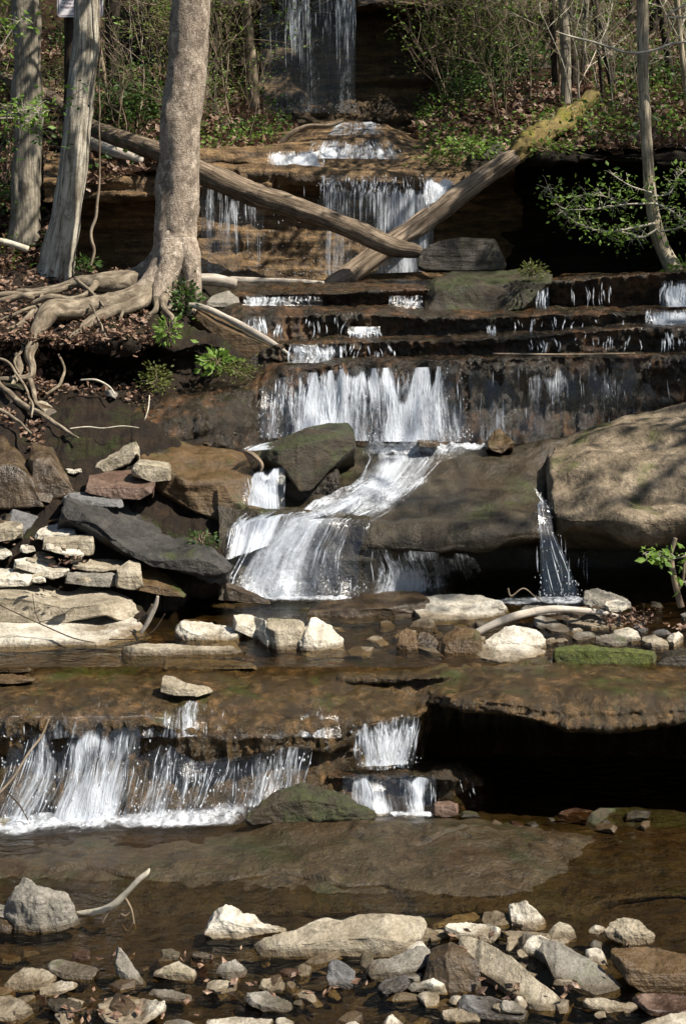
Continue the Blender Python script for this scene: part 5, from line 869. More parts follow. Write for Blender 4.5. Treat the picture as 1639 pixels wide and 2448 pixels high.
for q in ([(-60, 440, 2.5), (60, 500, 3), (180, 555, 3), (330, 620, 3), (430, 642, 2)], [(150, 420, 1.5), (162, 500, 2), (185, 555, 2)], [(180, 548, 2), (260, 530, 2), (340, 480, 1.5)], [(500, 628, 3), (620, 625, 3), (700, 590, 2.5), (755, 510, 1.5)]):
    one('twig', 3, q, 'twig_dark', None, None, Y=7.55, ns=6, m=5, bump=0, parent=sn)
one('fallen_branch', 4, [(225, 130, 6.62, 4), (190, 210, 6.6, 5), (130, 290, 6.55, 5), (60, 400, 6.5, 5), (-20, 490, 6.45, 5)], 'twig', 'thin bent twig hanging in the near falls at the left', 'branch', ns=8, bump=.02)
one('fallen_branch', 4, [(28, 460, 6.4, 4), (90, 525, 6.4, 4), (130, 595, 6.4, 3)], 'twig_dark', 'short dark twig at the foot of the near falls on the left', 'branch', ns=8)
one('fallen_branch', 2, [(370, 590, 9.95, 4), (440, 590, 9.9, 5), (500, 620, 9.85, 4), (525, 655, 9.8, 4)], 'twig_pale', 'thin arched root sticking out below the left hollow', 'branch', ns=8)
one('fallen_branch', 2, [(320, 812, 9.4, 2.5), (400, 804, 9.42, 3), (470, 810, 9.4, 2.5), (560, 800, 9.4, 2.2), (635, 808, 9.42, 1.5)], 'twig_pale', 'thin level twig on the leafy bank above the left rocks', 'branch', ns=6)
one('fallen_branch', 2, [(684, 660, 9.9, 2.5), (678, 720, 9.8, 2.8), (664, 770, 9.75, 2.4), (652, 838, 9.6, 1.5)], 'twig_pale', 'thin upright white twig beside the ochre boulder', 'branch', ns=6)
one('fallen_branch', 2, [(2250, 470, 10.35, 4), (2600, 474, 10.3, 5), (2900, 468, 10.3, 4)], 'twig', 'thin twig lying along the lip of the wide falls', 'branch', ns=8)
one('fallen_branch', 2, [(1118, 912, 8.95, 6), (1160, 935, 8.9, 11), (1195, 975, 8.88, 9), (1190, 1010, 8.88, 5)], 'log', 'curled piece of brown bark beside the cascade', 'bark', ns=10)
one('fallen_branch', 3, [(2320, 395, 8.2, 4), (2335, 430, 8.2, 4), (2390, 395, 8.2, 3), (2440, 430, 8.2, 3), (2470, 450, 8.2, 3)], 'twig', 'crooked twig on the big cream slab', 'branch', ns=8)
one('vine', 1, [(455, EXT, 3), (457, 300, 3.5), (452, 700, 4), (442, 900, 6), (438, 980, 7), (418, 1060, 7), (435, 1150, 7), (420, 1215, 5)], 'twig', 'thin hanging vine right of the pale furrowed tree', 'vine', Y=11.8, ns=8, m=12, wob=.02)
# sign on the slim dark tree
sg = empty('sign', P(1, 312, 79, 13.0), 'white metal notice board with dark lettering behind the pale furrowed tree', 'sign')
c0 = P(1, 262, 78, 12.98); Wd = .42; Hh = .55
def rbox(x0, x1, z0, z1, y, th, rad, n=6):
    o = []
    for cx, cz, a0 in ((x1-rad, z1-rad, 0), (x0+rad, z1-rad, 90), (x0+rad, z0+rad, 180), (x1-rad, z0+rad, 270)):
        for k in range(n+1): a = math.radians(a0+90*k/n); o.append((cx+rad*math.cos(a), cz+rad*math.sin(a)))
    return o
def plate(name, x0, x1, z0, z1, y, th, rad, mat, inner=None):
    o = rbox(x0, x1, z0, z1, y, th, rad); n = len(o)
    if inner is None:
        v = [(a, y, b) for a, b in o]+[(a, y+th, b) for a, b in o]; me = bpy.data.meshes.new(name)
        me.from_pydata(v, [], [list(range(n))[::1], list(range(2*n-1, n-1, -1))]+[[i, i+n, (i+1) % n+n, (i+1) % n] for i in range(n)])
    else:
        q = rbox(x0+inner, x1-inner, z0+inner, z1-inner, y, th, rad*.7)
        v = [(a, y, b) for a, b in o]+[(a, y, b) for a, b in q]+[(a, y+th, b) for a, b in o]+[(a, y+th, b) for a, b in q]; me = bpy.data.meshes.new(name)
        me.from_pydata(v, [], [f_ for i in range(n) for f_ in ([i, (i+1) % n, (i+1) % n+n, i+n], [i, i+2*n, (i+1) % n+2*n, (i+1) % n])])
    me.materials.append(mat); ob = bpy.data.objects.new(name, me); COL.objects.link(ob); ob.parent = sg; ob.location = -Vector(sg.location); return ob
SW = plain('painted_white_metal', (.78, .74, .76), .4); SR = plain('dark_plum_lettering', (.10, .03, .05), .5)
x0, z0 = c0[0], c0[2]
plate('panel', x0, x0+Wd, z0, z0+Hh, c0[1], .004, .035, SW); plate('border', x0+.012, x0+Wd-.012, z0+.012, z0+Hh-.012, c0[1]-.003, .001, .03, SR, inner=.005)
for i, (t, dx, dz) in enumerate((('beyond this point', .05, .150), ('of this order may', .05, .118), ('prosecution under', .03, .084), ('Code of', .11, .045))):
    cu = bpy.data.curves.new('lettering', 'FONT'); cu.body = t; cu.size = .034; cu.space_character = 1.0; cu.extrude = .0004
    tmp = bpy.data.objects.new('tmp', cu); me = bpy.data.meshes.new_from_object(tmp); bpy.data.objects.remove(tmp)
    me.materials.clear(); me.materials.append(SR)
    ob = bpy.data.objects.new('lettering', me); COL.objects.link(ob); ob.parent = sg; ob.rotation_euler = (math.radians(90), 0, 0); ob.location = Vector((x0+dx, c0[1]-.003, z0+dz))-Vector(sg.location)
# ------------------------------------------------------------ falling water
FD = (.0,)
def polyq(pl, q):
    pl = np.array(pl, float); d = np.concatenate([[0], np.cumsum(np.hypot(np.diff(pl[:, 0]), np.diff(pl[:, 1])))]); d /= max(d[-1], 1e-9)
    return np.stack([np.interp(q, d, pl[:, j]) for j in range(pl.shape[1])], -1)
def rowpos(row, q, on):
    s, pl = row; a = polyq(pl, q)
    if a.shape[1] == 3: Y = a[:, 2]
    else: Y = np.array([surf(on, s, x, y) for x, y in a[:, :2]])
    v = V0[s]+a[:, 1]/K; return np.stack([(a[:, 0]/K-UC)/F*Y, Y, ZC-(v-VH)/F*Y], -1)
def fall(rows, n, w=(.004, .012), tl=(.4, 1.), off=(.0, .05), on=None, seed=1, dens=None, fade=0, seg=22, lat=.01, veil=True, name='waterfall', mat='fall', t0max=None, rise=1., drops=0, voff=.02, patch=.9, gap=.55, layers=2, cov=.8, vmat='veil', tl_=1.):
    n = int(n*gap*.65); w = (w[0]*.35, w[1]*.5); tl = (tl[0]*.4, tl[1]*.75); t0max = None if t0max is None else min(.5, t0max+.35); r = np.random.RandomState(seed); NQ = 41; qs = np.linspace(0, 1, NQ); G = np.array([rowpos(x, qs, on) for x in rows])
    WD = np.linalg.norm(G[0, -1]-G[0, 0]); V = []; Fc = []; o = 0
    def at(q, t):
        qi = np.clip(q, 0, 1)*(NQ-1); i = np.minimum(qi.astype(int), NQ-2); a = (qi-i)[:, None]
        ti = np.clip(t, 0, 1)*(len(rows)-1); k = np.minimum(ti.astype(int), len(rows)-2); b = (ti-k)[:, None]
        return (G[k, i]*(1-a)+G[k, i+1]*a)*(1-b)+(G[k+1, i]*(1-a)+G[k+1, i+1]*a)*b
    cnt = 0
    while cnt < n:
        q = r.rand()
        if dens is not None and r.rand() > np.interp(q, [d[0] for d in dens], [d[1] for d in dens]): continue
        if r.rand() < .85 and vn(np.array([[q*WD*4.5, r.rand()*.6, 0]]), seed+31)[0] < patch*r.rand()-.35: continue
        cnt += 1; L = r.uniform(*tl)*r.uniform(.6, 1); t0 = r.uniform(0, max(1-L, 0) if t0max is None else t0max); t = np.linspace(t0, min(t0+L, 1), seg)
        ql = q+lat*.5*vn(np.stack([t*2.5, np.full(seg, cnt*7.7), np.zeros(seg)], -1), seed)+(.030/max(WD, .2))*vn(np.stack([t*1.6*np.ones(seg), np.full(seg, q*WD*9), np.zeros(seg)], -1), seed+40)*(.3+t)
        c = at(ql, t); f_ = r.uniform(*off); c[:, 1] -= f_+.008*vn(np.stack([t*6, np.full(seg, cnt*3.3), np.zeros(seg)], -1), seed+1)
        ww = r.uniform(*w)*(.35+.8*np.abs(vn(np.stack([t*9*L+cnt, np.full(seg, cnt*1.7), np.zeros(seg)], -1), seed+2)))
        e = np.linspace(0, 1, seg); ww = ww*np.clip(e*3, .05, 1)*np.clip((1-e)*2.5, .04, 1)
        d = np.gradient(c, axis=0); d /= np.maximum(np.linalg.norm(d, axis=1, keepdims=True), 1e-9)
        a = np.cross(d, np.array([0, 1., .0])); a /= np.maximum(np.linalg.norm(a, axis=1, keepdims=True), 1e-9); b = np.cross(a, d)
        v = np.stack([c+a*ww[:, None], c+b*ww[:, None]*.5, c-a*ww[:, None], c-b*ww[:, None]*.5], 1)
        V.append(v.reshape(-1, 3)); Fc.append(gridf(seg, 4, wrap=True, off=o)); o += seg*4
    for i in range(drops):
        c = at(np.array([r.rand()*1.1-.05]), np.array([r.rand() if i % 2 else 1-r.rand()**2*.12]))[0]+np.array([r.normal()*.012, -r.rand()*.12, 0 if i % 2 else abs(r.normal())*.035]); s_ = r.uniform(.002, .0055)
        oc = np.array([[1, 0, 0], [0, 1, 0], [-1, 0, 0], [0, -1, 0], [0, 0, 1.6], [0, 0, -1.6]])*s_+c
        V.append(oc); Fc.append(np.array([[0, 1, 4, 4], [1, 2, 4, 4], [2, 3, 4, 4], [3, 0, 4, 4], [1, 0, 5, 5], [2, 1, 5, 5], [3, 2, 5, 5], [0, 3, 5, 5]])[:, [0, 1, 2, 2]]+o); o += 6
    v = np.concatenate(V); f = np.concatenate([x for x in Fc if x.shape[1] == 4]); deg = f[:, 2] == f[:, 3]
    fs = [f[~deg]]+([f[deg][:, :3]] if deg.any() else [])
    mk(name, v, fs, MT[mat], kind='structure', origin=np.zeros(3))
    if veil:
        nq = int(np.clip(WD*90, 24, 260)); nt_ = 40; dn = dens or [(0, 1), (1, 1)]
        for ly in range(layers):
            Q, T = np.meshgrid(np.linspace(-.01, 1.01, nq), np.linspace(0, 1.0, nt_)); q_, t_ = Q.ravel(), T.ravel(); c = at(np.clip(q_+.012*vn(np.stack([q_*WD*6, t_*2, q_*0+ly], -1), seed+3)/max(WD, .3)*1.5, 0, 1), t_)
            ln = np.linalg.norm(G[-1, NQ//2]-G[0, NQ//2])
            c[:, 1] -= voff+ly*.03+.02*vn(np.stack([q_*WD*12, t_*2, q_*0], -1), seed+9+ly)
            top = .16*vn(np.stack([q_*WD*8, q_*0, q_*0], -1), seed+70+ly)+.10*vn(np.stack([q_*WD*25, q_*0, q_*0], -1), seed+71)
            cv = np.interp(q_, [d[0] for d in dn], [d[1] for d in dn])*cov
            cv = cv+.35*vn(np.stack([q_*WD*5+ly*9, t_*1.3, q_*0], -1), seed+72)+.15*t_
            cv = cv*np.clip((t_-.03-top*tl_)/.14, 0, 1)*np.clip(q_*WD/.07, 0, 1)*np.clip((1-q_)*WD/.07, 0, 1)
            mk(name, c, gridf(nt_, nq), MT[vmat], uv=np.stack([q_*WD+seed+ly*3.3, t_*ln], -1), kind='structure', origin=np.zeros(3), cover=np.clip(cv, 0, 1))
def foam(rows, on=None, seed=1, amp=.02, n=160, m=30, name='foam', off=.01, mat='froth', cov=.95):
    qs = np.linspace(0, 1, n); G = np.array([rowpos(x, qs, on) for x in rows]); S = smooth_rows(list(G), max(2, m//(len(rows)-1)), .4)
    S[..., 1] -= off; v = S.reshape(-1, 3); h = np.abs(fbm(v*9, 3, seed))*1.6+.35*fbm(v*26, 3, seed+1)
    a = np.linspace(0, 1, n)[None, :]; b = np.linspace(0, 1, S.shape[0])[:, None]
    e = np.clip(np.minimum(a, 1-a)*12, 0, 1)*np.clip(np.minimum(b*3.2, (1-b)*3.2), 0, 1)
    cv = (cov+.3*vn(v*7, seed+4).reshape(e.shape))*e
    v = v+np.array([0, -.25, 1])*((h*amp)*e.ravel())[:, None]; WD = np.linalg.norm(G[0, -1]-G[0, 0])
    uv = np.stack([v[:, 0]*1.0, v[:, 1]*1.2+v[:, 2]], -1)
    mk(name, v, gridf(S.shape[0], n), MT[mat], kind='structure', origin=np.zeros(3), uv=uv, cover=np.clip(cv, 0, 1))
# near falls
fall([(4, [(60, 200, 6.62), (300, 190, 6.62), (640, 150, 6.6), (760, 230, 6.6), (900, 320, 6.58), (1100, 300, 6.58), (1300, 250, 6.6), (1430, 260, 6.64)]), (4, [(20, 400, 6.55), (640, 380, 6.54), (1050, 430, 6.54), (1400, 400, 6.6)]), (4, [(-60, 600, 6.5), (620, 565, 6.5), (1100, 540, 6.5), (1380, 470, 6.56)])],
     330, w=(.003, .009), tl=(.5, 1.), off=(0, .07), seed=11, dens=[(0, .6), (.1, .9), (.14, .9), (.17, .2), (.22, 1), (.40, 1), (.43, .05), (.48, .35), (.53, .8), (.57, .25), (.64, .7), (.68, .35), (.75, .75), (.79, .4), (.85, .85), (.93, .6), (1, .8)], lat=.012, t0max=.15, drops=420, cov=.55, gap=.7, tl_=1.4)
fall([(4, [(-60, 20), (1560, 20)]), (4, [(-60, 110), (1560, 110)]), (4, [(-60, 210), (1560, 210)])], 90, on='rock_ledge', w=(.002, .005), tl=(.1, .5), off=(.01, .02), seed=12, lat=.01, cov=.20, layers=1, voff=.02, drops=0) 
fall([(2, [(1200, 515), (2150, 508)]), (2, [(1200, 620), (2150, 590)])], 60, on='rock_steps', w=(.003, .007), tl=(.1, .5), off=(.01, .03), seed=112, veil=False)
fall([(4, [(1600, 170, 6.74), (1700, 130, 6.76), (1790, 110, 6.8), (1925, 108, 6.85)]), (4, [(1630, 350, 6.70), (1890, 335, 6.8)])], 120, w=(.003, .008), seed=13, t0max=.1, off=(0, .06), drops=60, cov=.6, gap=1.2, tl_=1.3)
fall([(4, [(1560, 370, 6.66), (2000, 380, 6.66)]), (4, [(1570, 560, 6.6), (1980, 560, 6.6)])], 60, w=(.003, .008), seed=14, t0max=.1, off=(0, .04), veil=True, dens=[(0, .2), (.3, 1), (.45, .4), (.6, .2), (.8, 1), (1, .3)])
fall([(4, [(2080, 360, 6.8), (2160, 400, 6.9)]), (4, [(2120, 480, 6.6), (2180, 500, 6.7)])], 14, w=(.003, .006), seed=15, veil=False)
fall([(4, [(3060, 740, 6.35), (3250, 720, 6.3)]), (4, [(3080, 850, 6.2), (3260, 860, 6.2)])], 30, w=(.004, .01), seed=16, t0max=.1)
# middle cascade
fall([(2, [(1640, 868), (2030, 868)]), (2, [(1680, 940), (2030, 950)]), (2, [(1640, 1040), (1930, 1050)]), (2, [(1560, 1100), (1900, 1090)]), (2, [(1400, 1180), (1780, 1180)]), (3, [(1230, 60), (1700, 80)]), (3, [(1120, 200), (1650, 220)]), (3, [(1050, 330), (1650, 350)]), (3, [(1030, 425), (1660, 432)])],
     520, on='dome_bedrock', vmat='chute', cov=.62, gap=.18, layers=2, drops=200, w=(.005, .016), tl=(.2, .5), off=(.04, .08), seed=21, lat=.05, seg=16, voff=.05, dens=[(0, 1), (.5, 1), (.8, .7), (1, .4)])
fall([(2, [(1110, 1030, 9.0), (1200, 1000, 9.0), (1305, 985, 9.0)]), (2, [(1110, 1150, 8.93), (1305, 1190, 8.93)])], 60, w=(.004, .011), seed=22, t0max=.1, off=(0, .04))
fall([(2, [(1110, 1190), (1400, 1160)]), (3, [(1050, 100), (1330, 40)]), (3, [(1030, 250), (1250, 180)])], 90, on='dome_bedrock', w=(.005, .012), tl=(.3, .8), off=(.05, .1), seed=23, voff=.08)
fall([(2, [(1180, 880, 9.75), (1350, 845, 9.85)]), (2, [(1080, 915, 9.3), (1250, 900, 9.3)])], 40, w=(.005, .012), tl=(.5, 1), seed=24, off=(0, .04), veil=True)
fall([(3, [(1650, 200), (2200, 230)]), (3, [(1650, 420), (2300, 420)])], 44, on='dome_bedrock', cov=.5, layers=1, w=(.003, .008), tl=(.3, .8), off=(.03, .1), seed=25, lat=.02, veil=True, voff=.06)
fall([(2, [(2430, 1080, 8.95), (2455, 1080, 8.95)]), (2, [(2470, 1150, 8.88), (2500, 1150, 8.88)]), (3, [(2440, 0, 8.72), (2510, 0, 8.72)]), (3, [(2450, 130, 8.62), (2530, 130, 8.65)]), (3, [(2450, 300, 8.56), (2600, 260, 8.6)]), (3, [(2460, 440, 8.5), (2660, 440, 8.55)])], 130, w=(.004, .012), tl=(.2, .6), off=(.0, .05), seed=26, lat=.04, cov=.70, vmat='chute', layers=2, gap=.25, drops=120)
fall([(3, [(2540, 150, 8.75), (2680, 150, 8.8)]), (3, [(2540, 420, 8.7), (2690, 430, 8.75)])], 30, w=(.003, .006), seed=27, veil=False, t0max=.2)
foam([(2, [(1620, 868), (2080, 868), (2300, 878)]), (2, [(1640, 900), (2060, 905), (2280, 888)]), (2, [(1660, 940), (2030, 950), (2060, 950)])], on='dome_bedrock', seed=3, off=.03, amp=.05)
foam([(2, [(1650, 930), (2030, 940)]), (2, [(1620, 1040), (1960, 1050)]), (2, [(1460, 1120), (1860, 1110)]), (2, [(1320, 1200), (1780, 1190)]), (3, [(1180, 90), (1640, 110)])], on='dome_bedrock', seed=4, off=.05, amp=.04, cov=.85)
foam([(3, [(1180, 425, 8.35), (1640, 432, 8.35)]), (3, [(1200, 455, 8.2), (1560, 450, 8.2)])], seed=5, amp=.02)
foam([(3, [(2330, 425, 8.4), (2660, 428, 8.4)]), (3, [(2250, 450, 8.25), (2680, 445, 8.25)]), (3, [(2200, 480, 8.05), (2640, 478, 8.05)])], seed=6, amp=.015, cov=.75)
foam([(4, [(-120, 560, 6.62), (300, 550, 6.62), (640, 545, 6.6), (900, 520, 6.6), (1100, 480, 6.58), (1260, 420, 6.55)]), (4, [(-120, 620, 6.45), (300, 600, 6.45), (800, 600, 6.42), (1130, 605, 6.4)]), (4, [(-120, 700, 6.2), (300, 650, 6.3), (800, 630, 6.34), (1130, 612, 6.37)])], seed=7, amp=.028, n=220)
foam([(4, [(1750, 545, 6.5), (1980, 550, 6.5)]), (4, [(1800, 580, 6.42), (1980, 580, 6.42)])], seed=8, amp=.012)
# wide falls
fall([(2, [(1200, 600, 10.12), (1300, 570, 10.08), (1568, 535, 10.02), (2130, 525, 10.04)]), (2, [(1190, 720, 10.0), (1568, 700, 9.98), (2130, 700, 10.02)]), (2, [(1190, 850, 9.95), (1568, 862, 9.92), (2140, 872, 9.97)])],
     560, tl_=1.8, cov=.70, gap=.6, w=(.005, .014), tl=(.25, .8), off=(0, .09), seed=31, voff=.03, dens=[(0, .4), (.12, .7), (.2, 1), (.5, .9), (.55, .8), (.65, 1), (.83, 1), (.9, .3), (1, .1)], lat=.015, t0max=.45, drops=400)
fall([(2, [(2130, 530, 10.06), (3200, 500, 10.15)]), (2, [(2130, 870, 10.0), (3200, 870, 10.15)])], 130, w=(.003, .008), tl=(.08, .35), off=(0, .05), seed=32, lat=.01, veil=True, cov=.42, layers=1, dens=[(0, .8), (.1, .5), (.25, .6), (.3, 1), (.4, 1), (.45, .4), (.6, .5), (1, .3)])
# steps
def stepfall(xs, ytop, ybot, Y, n, seed, s=2, w=(.004, .01), veil=False, tl=(.5, 1)): fall([(s, [(xs[0], ytop, Y), (xs[1], ytop, Y)]), (s, [(xs[0]-4, ybot, Y-.06), (xs[1]+4, ybot, Y-.06)])], n, w=(w[0]*1.7, w[1]*1.7), tl=(tl[0]*1.6, 1.3), off=(0, .03), seed=seed, veil=n > 28, t0max=.1, seg=14, gap=1.3, cov=.75 if veil else .5, layers=1, tl_=.6)
stepfall((1320, 1560), 425, 510, 10.4, 80, 41, veil=True); stepfall((1560, 1800), 420, 505, 10.42, 26, 42); stepfall((2390, 2500), 400, 470, 10.42, 14, 43); stepfall((2760, 2800), 385, 465, 10.42, 8, 44); stepfall((3005, 3070), 365, 465, 10.42, 16, 45)
stepfall((1120, 1215), 295, 400, 10.85, 34, 46); stepfall((1255, 1300), 330, 402, 10.8, 14, 47); stepfall((1590, 1740), 345, 405, 10.78, 60, 48, veil=True, w=(.005, .013)); stepfall((2215, 2262), 335, 398, 10.8, 26, 49, w=(.006, .013)); stepfall((2420, 2440), 300, 398, 10.82, 6, 50); stepfall((2300, 2900), 300, 380, 10.85, 16, 51); stepfall((1320, 1580), 300, 400, 10.85, 14, 52); stepfall((2500, 3136), 380, 460, 10.45, 26, 53, tl=(.2, .6))
stepfall((1110, 1480), 203, 250, 11.3, 60, 54); stepfall((1780, 1930), 200, 262, 11.35, 30, 55); stepfall((2450, 2505), 160, 270, 11.25, 30, 56); stepfall((2600, 2800), 140, 265, 11.25, 20, 57, tl=(.3, .8)); stepfall((3015, 3220), 130, 255, 11.15, 90, 58, veil=True, w=(.005, .012)); stepfall((2950, 3220), 262, 345, 10.8, 90, 59, veil=True, w=(.005, .014))
# dripping curtain
fall([(1, [(1460, 800, 12.85), (1980, 800, 12.85)]), (1, [(1460, 880, 12.82), (1980, 900, 12.82)]), (1, [(1450, 1260, 12.8), (1980, 1240, 12.8)])], 260, w=(.005, .012), tl=(.1, .5), off=(0, .12), seed=61, lat=.004, t0max=.35, drops=220, cov=.52, layers=1, gap=1.5, tl_=1.6)
fall([(1, [(920, 860, 12.9), (1210, 860, 12.9)]), (1, [(920, 1260, 12.85), (1210, 1260, 12.85)])], 70, w=(.005, .012), tl=(.2, .9), off=(0, .1), seed=62, lat=.004, t0max=.2, drops=120, cov=.55, layers=1, gap=1.3, dens=[(0, .6), (.15, 1), (.25, .2), (.42, 1), (.55, .8), (.65, .1), (.8, .8), (1, .5)])
fall([(1, [(1210, 860, 12.9), (1470, 840, 12.9)]), (1, [(1210, 1270, 12.85), (1470, 1270, 12.85)])], 24, w=(.003, .007), tl=(.1, .4), off=(0, .1), seed=63, lat=.003, drops=80, veil=False)
fall([(1, [(1930, 800, 12.9), (2090, 830, 12.9)]), (1, [(1945, 940, 12.8), (2060, 900, 12.8)])], 70, w=(.006, .014), seed=64, t0max=.1, off=(0, .08))
fall([(1, [(1420, 640), (1800, 640)]), (1, [(1380, 725), (1860, 730)])], 150, on='layered_cliff', w=(.006, .016), tl=(.2, .8), off=(.03, .08), seed=65, cov=.6, layers=1, gap=1., dens=[(0, .3), (.2, 1), (.8, .9), (1, .3)], voff=.07)
fall([(1, [(1520, 560), (1740, 560)]), (1, [(1480, 622), (1770, 615)])], 110, on='layered_cliff', w=(.006, .018), tl=(.2, .8), off=(.03, .08), seed=66, voff=.07, cov=.6, layers=1, gap=1.)
fall([(1, [(1220, 690, 13.4), (1480, 690, 13.4)]), (1, [(1220, 760, 13.3), (1480, 765, 13.3)])], 60, w=(.004, .010), seed=67, off=(0, .05), tl=(.3, .9), veil=True)
# high falls
fall([(1, [(1190, -90, 16.9), (1625, -90, 16.85)]), (1, [(1190, 150, 16.85), (1625, 150, 16.8)]), (1, [(1200, 520, 16.8), (1620, 520, 16.75)])], 330, w=(.006, .016), tl=(.1, .5), off=(0, .3), seed=71, dens=[(0, .35), (.1, .1), (.22, .15), (.26, 1), (.4, .9), (.6, .7), (.75, .8), (.85, 1), (.97, 1), (1, .2)], lat=.004, t0max=.35, drops=300, voff=.1, cov=.40, layers=1, gap=1.3, tl_=1.5)
fall([(1, [(1530, -90, 16.9), (1625, -90, 16.85)]), (1, [(1540, 380, 16.8), (1610, 380, 16.75)])], 60, w=(.007, .014), tl=(.3, .8), off=(0, .2), seed=72, lat=.01, t0max=.4, cov=.42, layers=1, gap=.9)
# ------------------------------------------------------------ plants and litter
def mask(p, sc, th, seed): return p[fbm(p*sc, 3, seed) > th]
def litter(name, parts, mat, size, up, label, lift=.01, sm=False):
    V = []; Fs = []; o = 0
    for k, (g, n, tr, xr, sc, th) in enumerate(parts):
        p = mask(onsurf(g, n, tr, xr, 90+k), sc, th, 7+k); p = p+np.random.RandomState(k).uniform(0, lift*2, (len(p), 3))*np.array([0, 0, 1])
        v, f = leafquads(p, size, 33+k, up); V.append(v); Fs.append(f+o); o += len(v)
    return mk(name, np.concatenate(V), np.concatenate(Fs), MT[mat], smooth=False, kind='stuff', origin=np.zeros(3), label=label, cat=name.replace('_', ' '))
litter('leaf_litter', [('left_hill', 36000, (0, .75), (.1, 1), .8, -.25), ('right_hill', 30000, (0, .75), (0, .75), .8, -.15), ('far_hill', 1500, (0, 1), (0, 1), 1, -.5)], 'litter', .085, .35, 'brown dead leaves covering both wooded slopes', .02)
litter('leaf_litter', [('left_bank', 18000, (.36, 1), (0, .80), 2.2, -.20), ('left_bank', 7000, (.22, .40), (0, .62), 2.6, -.15)], 'litter', .045, .3, 'brown dead leaves caught on the rooty left bank', .02)
litter('ground_cover', [('left_hill', 9000, (0, .75), (.1, 1), .9, .0), ('right_hill', 12000, (0, .75), (0, .75), .9, -.05), ('far_hill', 1000, (0, 1), (0, 1), 1, -.5)], 'leaf', .042, .1, 'low green herbs covering the wooded slopes', .10)
litter('ground_cover', [('left_hill', 3000, (0, .75), (.1, 1), .7, .0), ('right_hill', 4000, (0, .75), (0, .75), .7, .0)], 'leaf_dark', .06, .1, 'darker low leaves among the herbs on the slopes', .16)
def drift(zones, label):
    r = np.random.RandomState(5); C_ = []
    for s_, n, x0, x1, y0, y1, Z in zones:
        m = r.rand(7, 2)
        for k in range(n):
            a = m[r.randint(7)]; x = x0+(x1-x0)*np.clip(a[0]+r.normal()*.07, 0, 1); y = y0+(y1-y0)*np.clip(a[1]+r.normal()*.1, 0, 1); C_.append(P(s_, x, y, Yz(s_, y, Z))+np.array([0, 0, r.rand()*.03]))
    v, f = leafquads(C_, .035, 9, .5); mk('leaf_litter', v, f, MT['litter'], smooth=False, kind='stuff', origin=np.zeros(3), label=label, cat='leaf litter')
drift([(4, 90, 150, 1900, 1200, 1520, .0), (4, 70, 1950, 2900, 1120, 1420, .02), (3, 420, 2780, 3400, 450, 620, .52), (3, 200, -100, 500, 60, 330, .85)], 'dead leaves caught among the stones of the stream')
def shrub(seed, h, depth, leafm, nl, lsz, barkm, label, cat='sapling', group=None, name='sapling', nst=3, thick=.010, spread=.7):
    rn = random.Random(seed); e = empty(name, (0, 0, 0), label, cat, group); mb = MB(); tips = []
    for i in range(nst): twiggy(mb, (rn.gauss(0, .05), rn.gauss(0, .05), -.05), (rn.gauss(0, .35), rn.gauss(0, .35), 1), h*rn.uniform(.7, 1), thick*rn.uniform(.7, 1.2), depth, rn, tips, 4, spread, .2, (3, 6))
    buildtube(mb, 'stems', barkm, parent=e)
    rr_ = np.random.RandomState(seed); c = [t+rr_.normal(size=3)*.05 for t in tips for _ in range(nl)]
    v, f = leafquads(c, lsz, seed, .3); mk('foliage', v, f, MT[leafm], parent=e, smooth=False); return e
def copyt(e):
    c = e.copy(); COL.objects.link(c)
    for ch in e.children: d = ch.copy(); COL.objects.link(d); d.parent = c
    return c
GL = 'leafy saplings on the left slope'; GRt = 'leafy saplings on the right slope'; GM = 'saplings beside the high falls'
LAB = {GL: 'thin leafy sapling among its like on the left slope', GRt: 'thin leafy sapling among its like on the right slope', GM: 'olive leaved shrub hanging beside the high cliff'}
PR = [shrub(101, 1.5, 2, 'leaf', 1, .042, 'twig', ' '), shrub(102, 1.9, 2, 'leaf_olive', 1, .032, 'twig_pale', ' ', thick=.012), shrub(103, 1.1, 2, 'leaf_olive', 2, .045, 'twig', ' ', nst=4), shrub(104, 2.2, 2, 'leaf_olive', 1, .03, 'twig', ' ', nst=2, thick=.014), shrub(105, .7, 1, 'leaf_dark', 5, .06, 'twig_dark', ' ', nst=6), shrub(106, 1.6, 2, 'leaf_olive', 0, .05, 'twig_pale', ' ', thick=.010) if False else shrub(106, 1.7, 2, 'leaf', 1, .04, 'twig', ' ', thick=.009)]
usedp = set()
def plantit(k, p, group, sc, r):
    e = PR[k] if k not in usedp else copyt(PR[k]); usedp.add(k)
    e.location = tuple(p); e.scale = (sc,)*3; e.rotation_euler = (r.uniform(-.15, .15), r.uniform(-.15, .15), r.uniform(0, 6.28)); e['label'] = LAB[group]; e['group'] = group
rr = random.Random(5)
for i, p in enumerate(onsurf('left_hill', 26, (.05, .72), (.35, .93), 201)): plantit(rr.choice([0, 1, 3, 4, 5, 2]), p, GL, rr.uniform(.5, 1.0), rr)
for i, p in enumerate(onsurf('right_hill', 36, (.16, .72), (.03, .5), 202)): plantit(rr.choice([0, 1, 3, 4, 5, 0]), p, GRt, rr.uniform(.5, 1.0), rr)
for i, p in enumerate(list(onsurf('left_hill', 7, (.3, .6), (.80, .90), 203))+list(onsurf('right_hill', 14, (.3, .72), (.03, .12), 204))): plantit(rr.choice([2, 2, 3, 0]), p, GM, rr.uniform(.7, 1.2), rr)
GP = 'slim bare trunks on the wooded slopes'
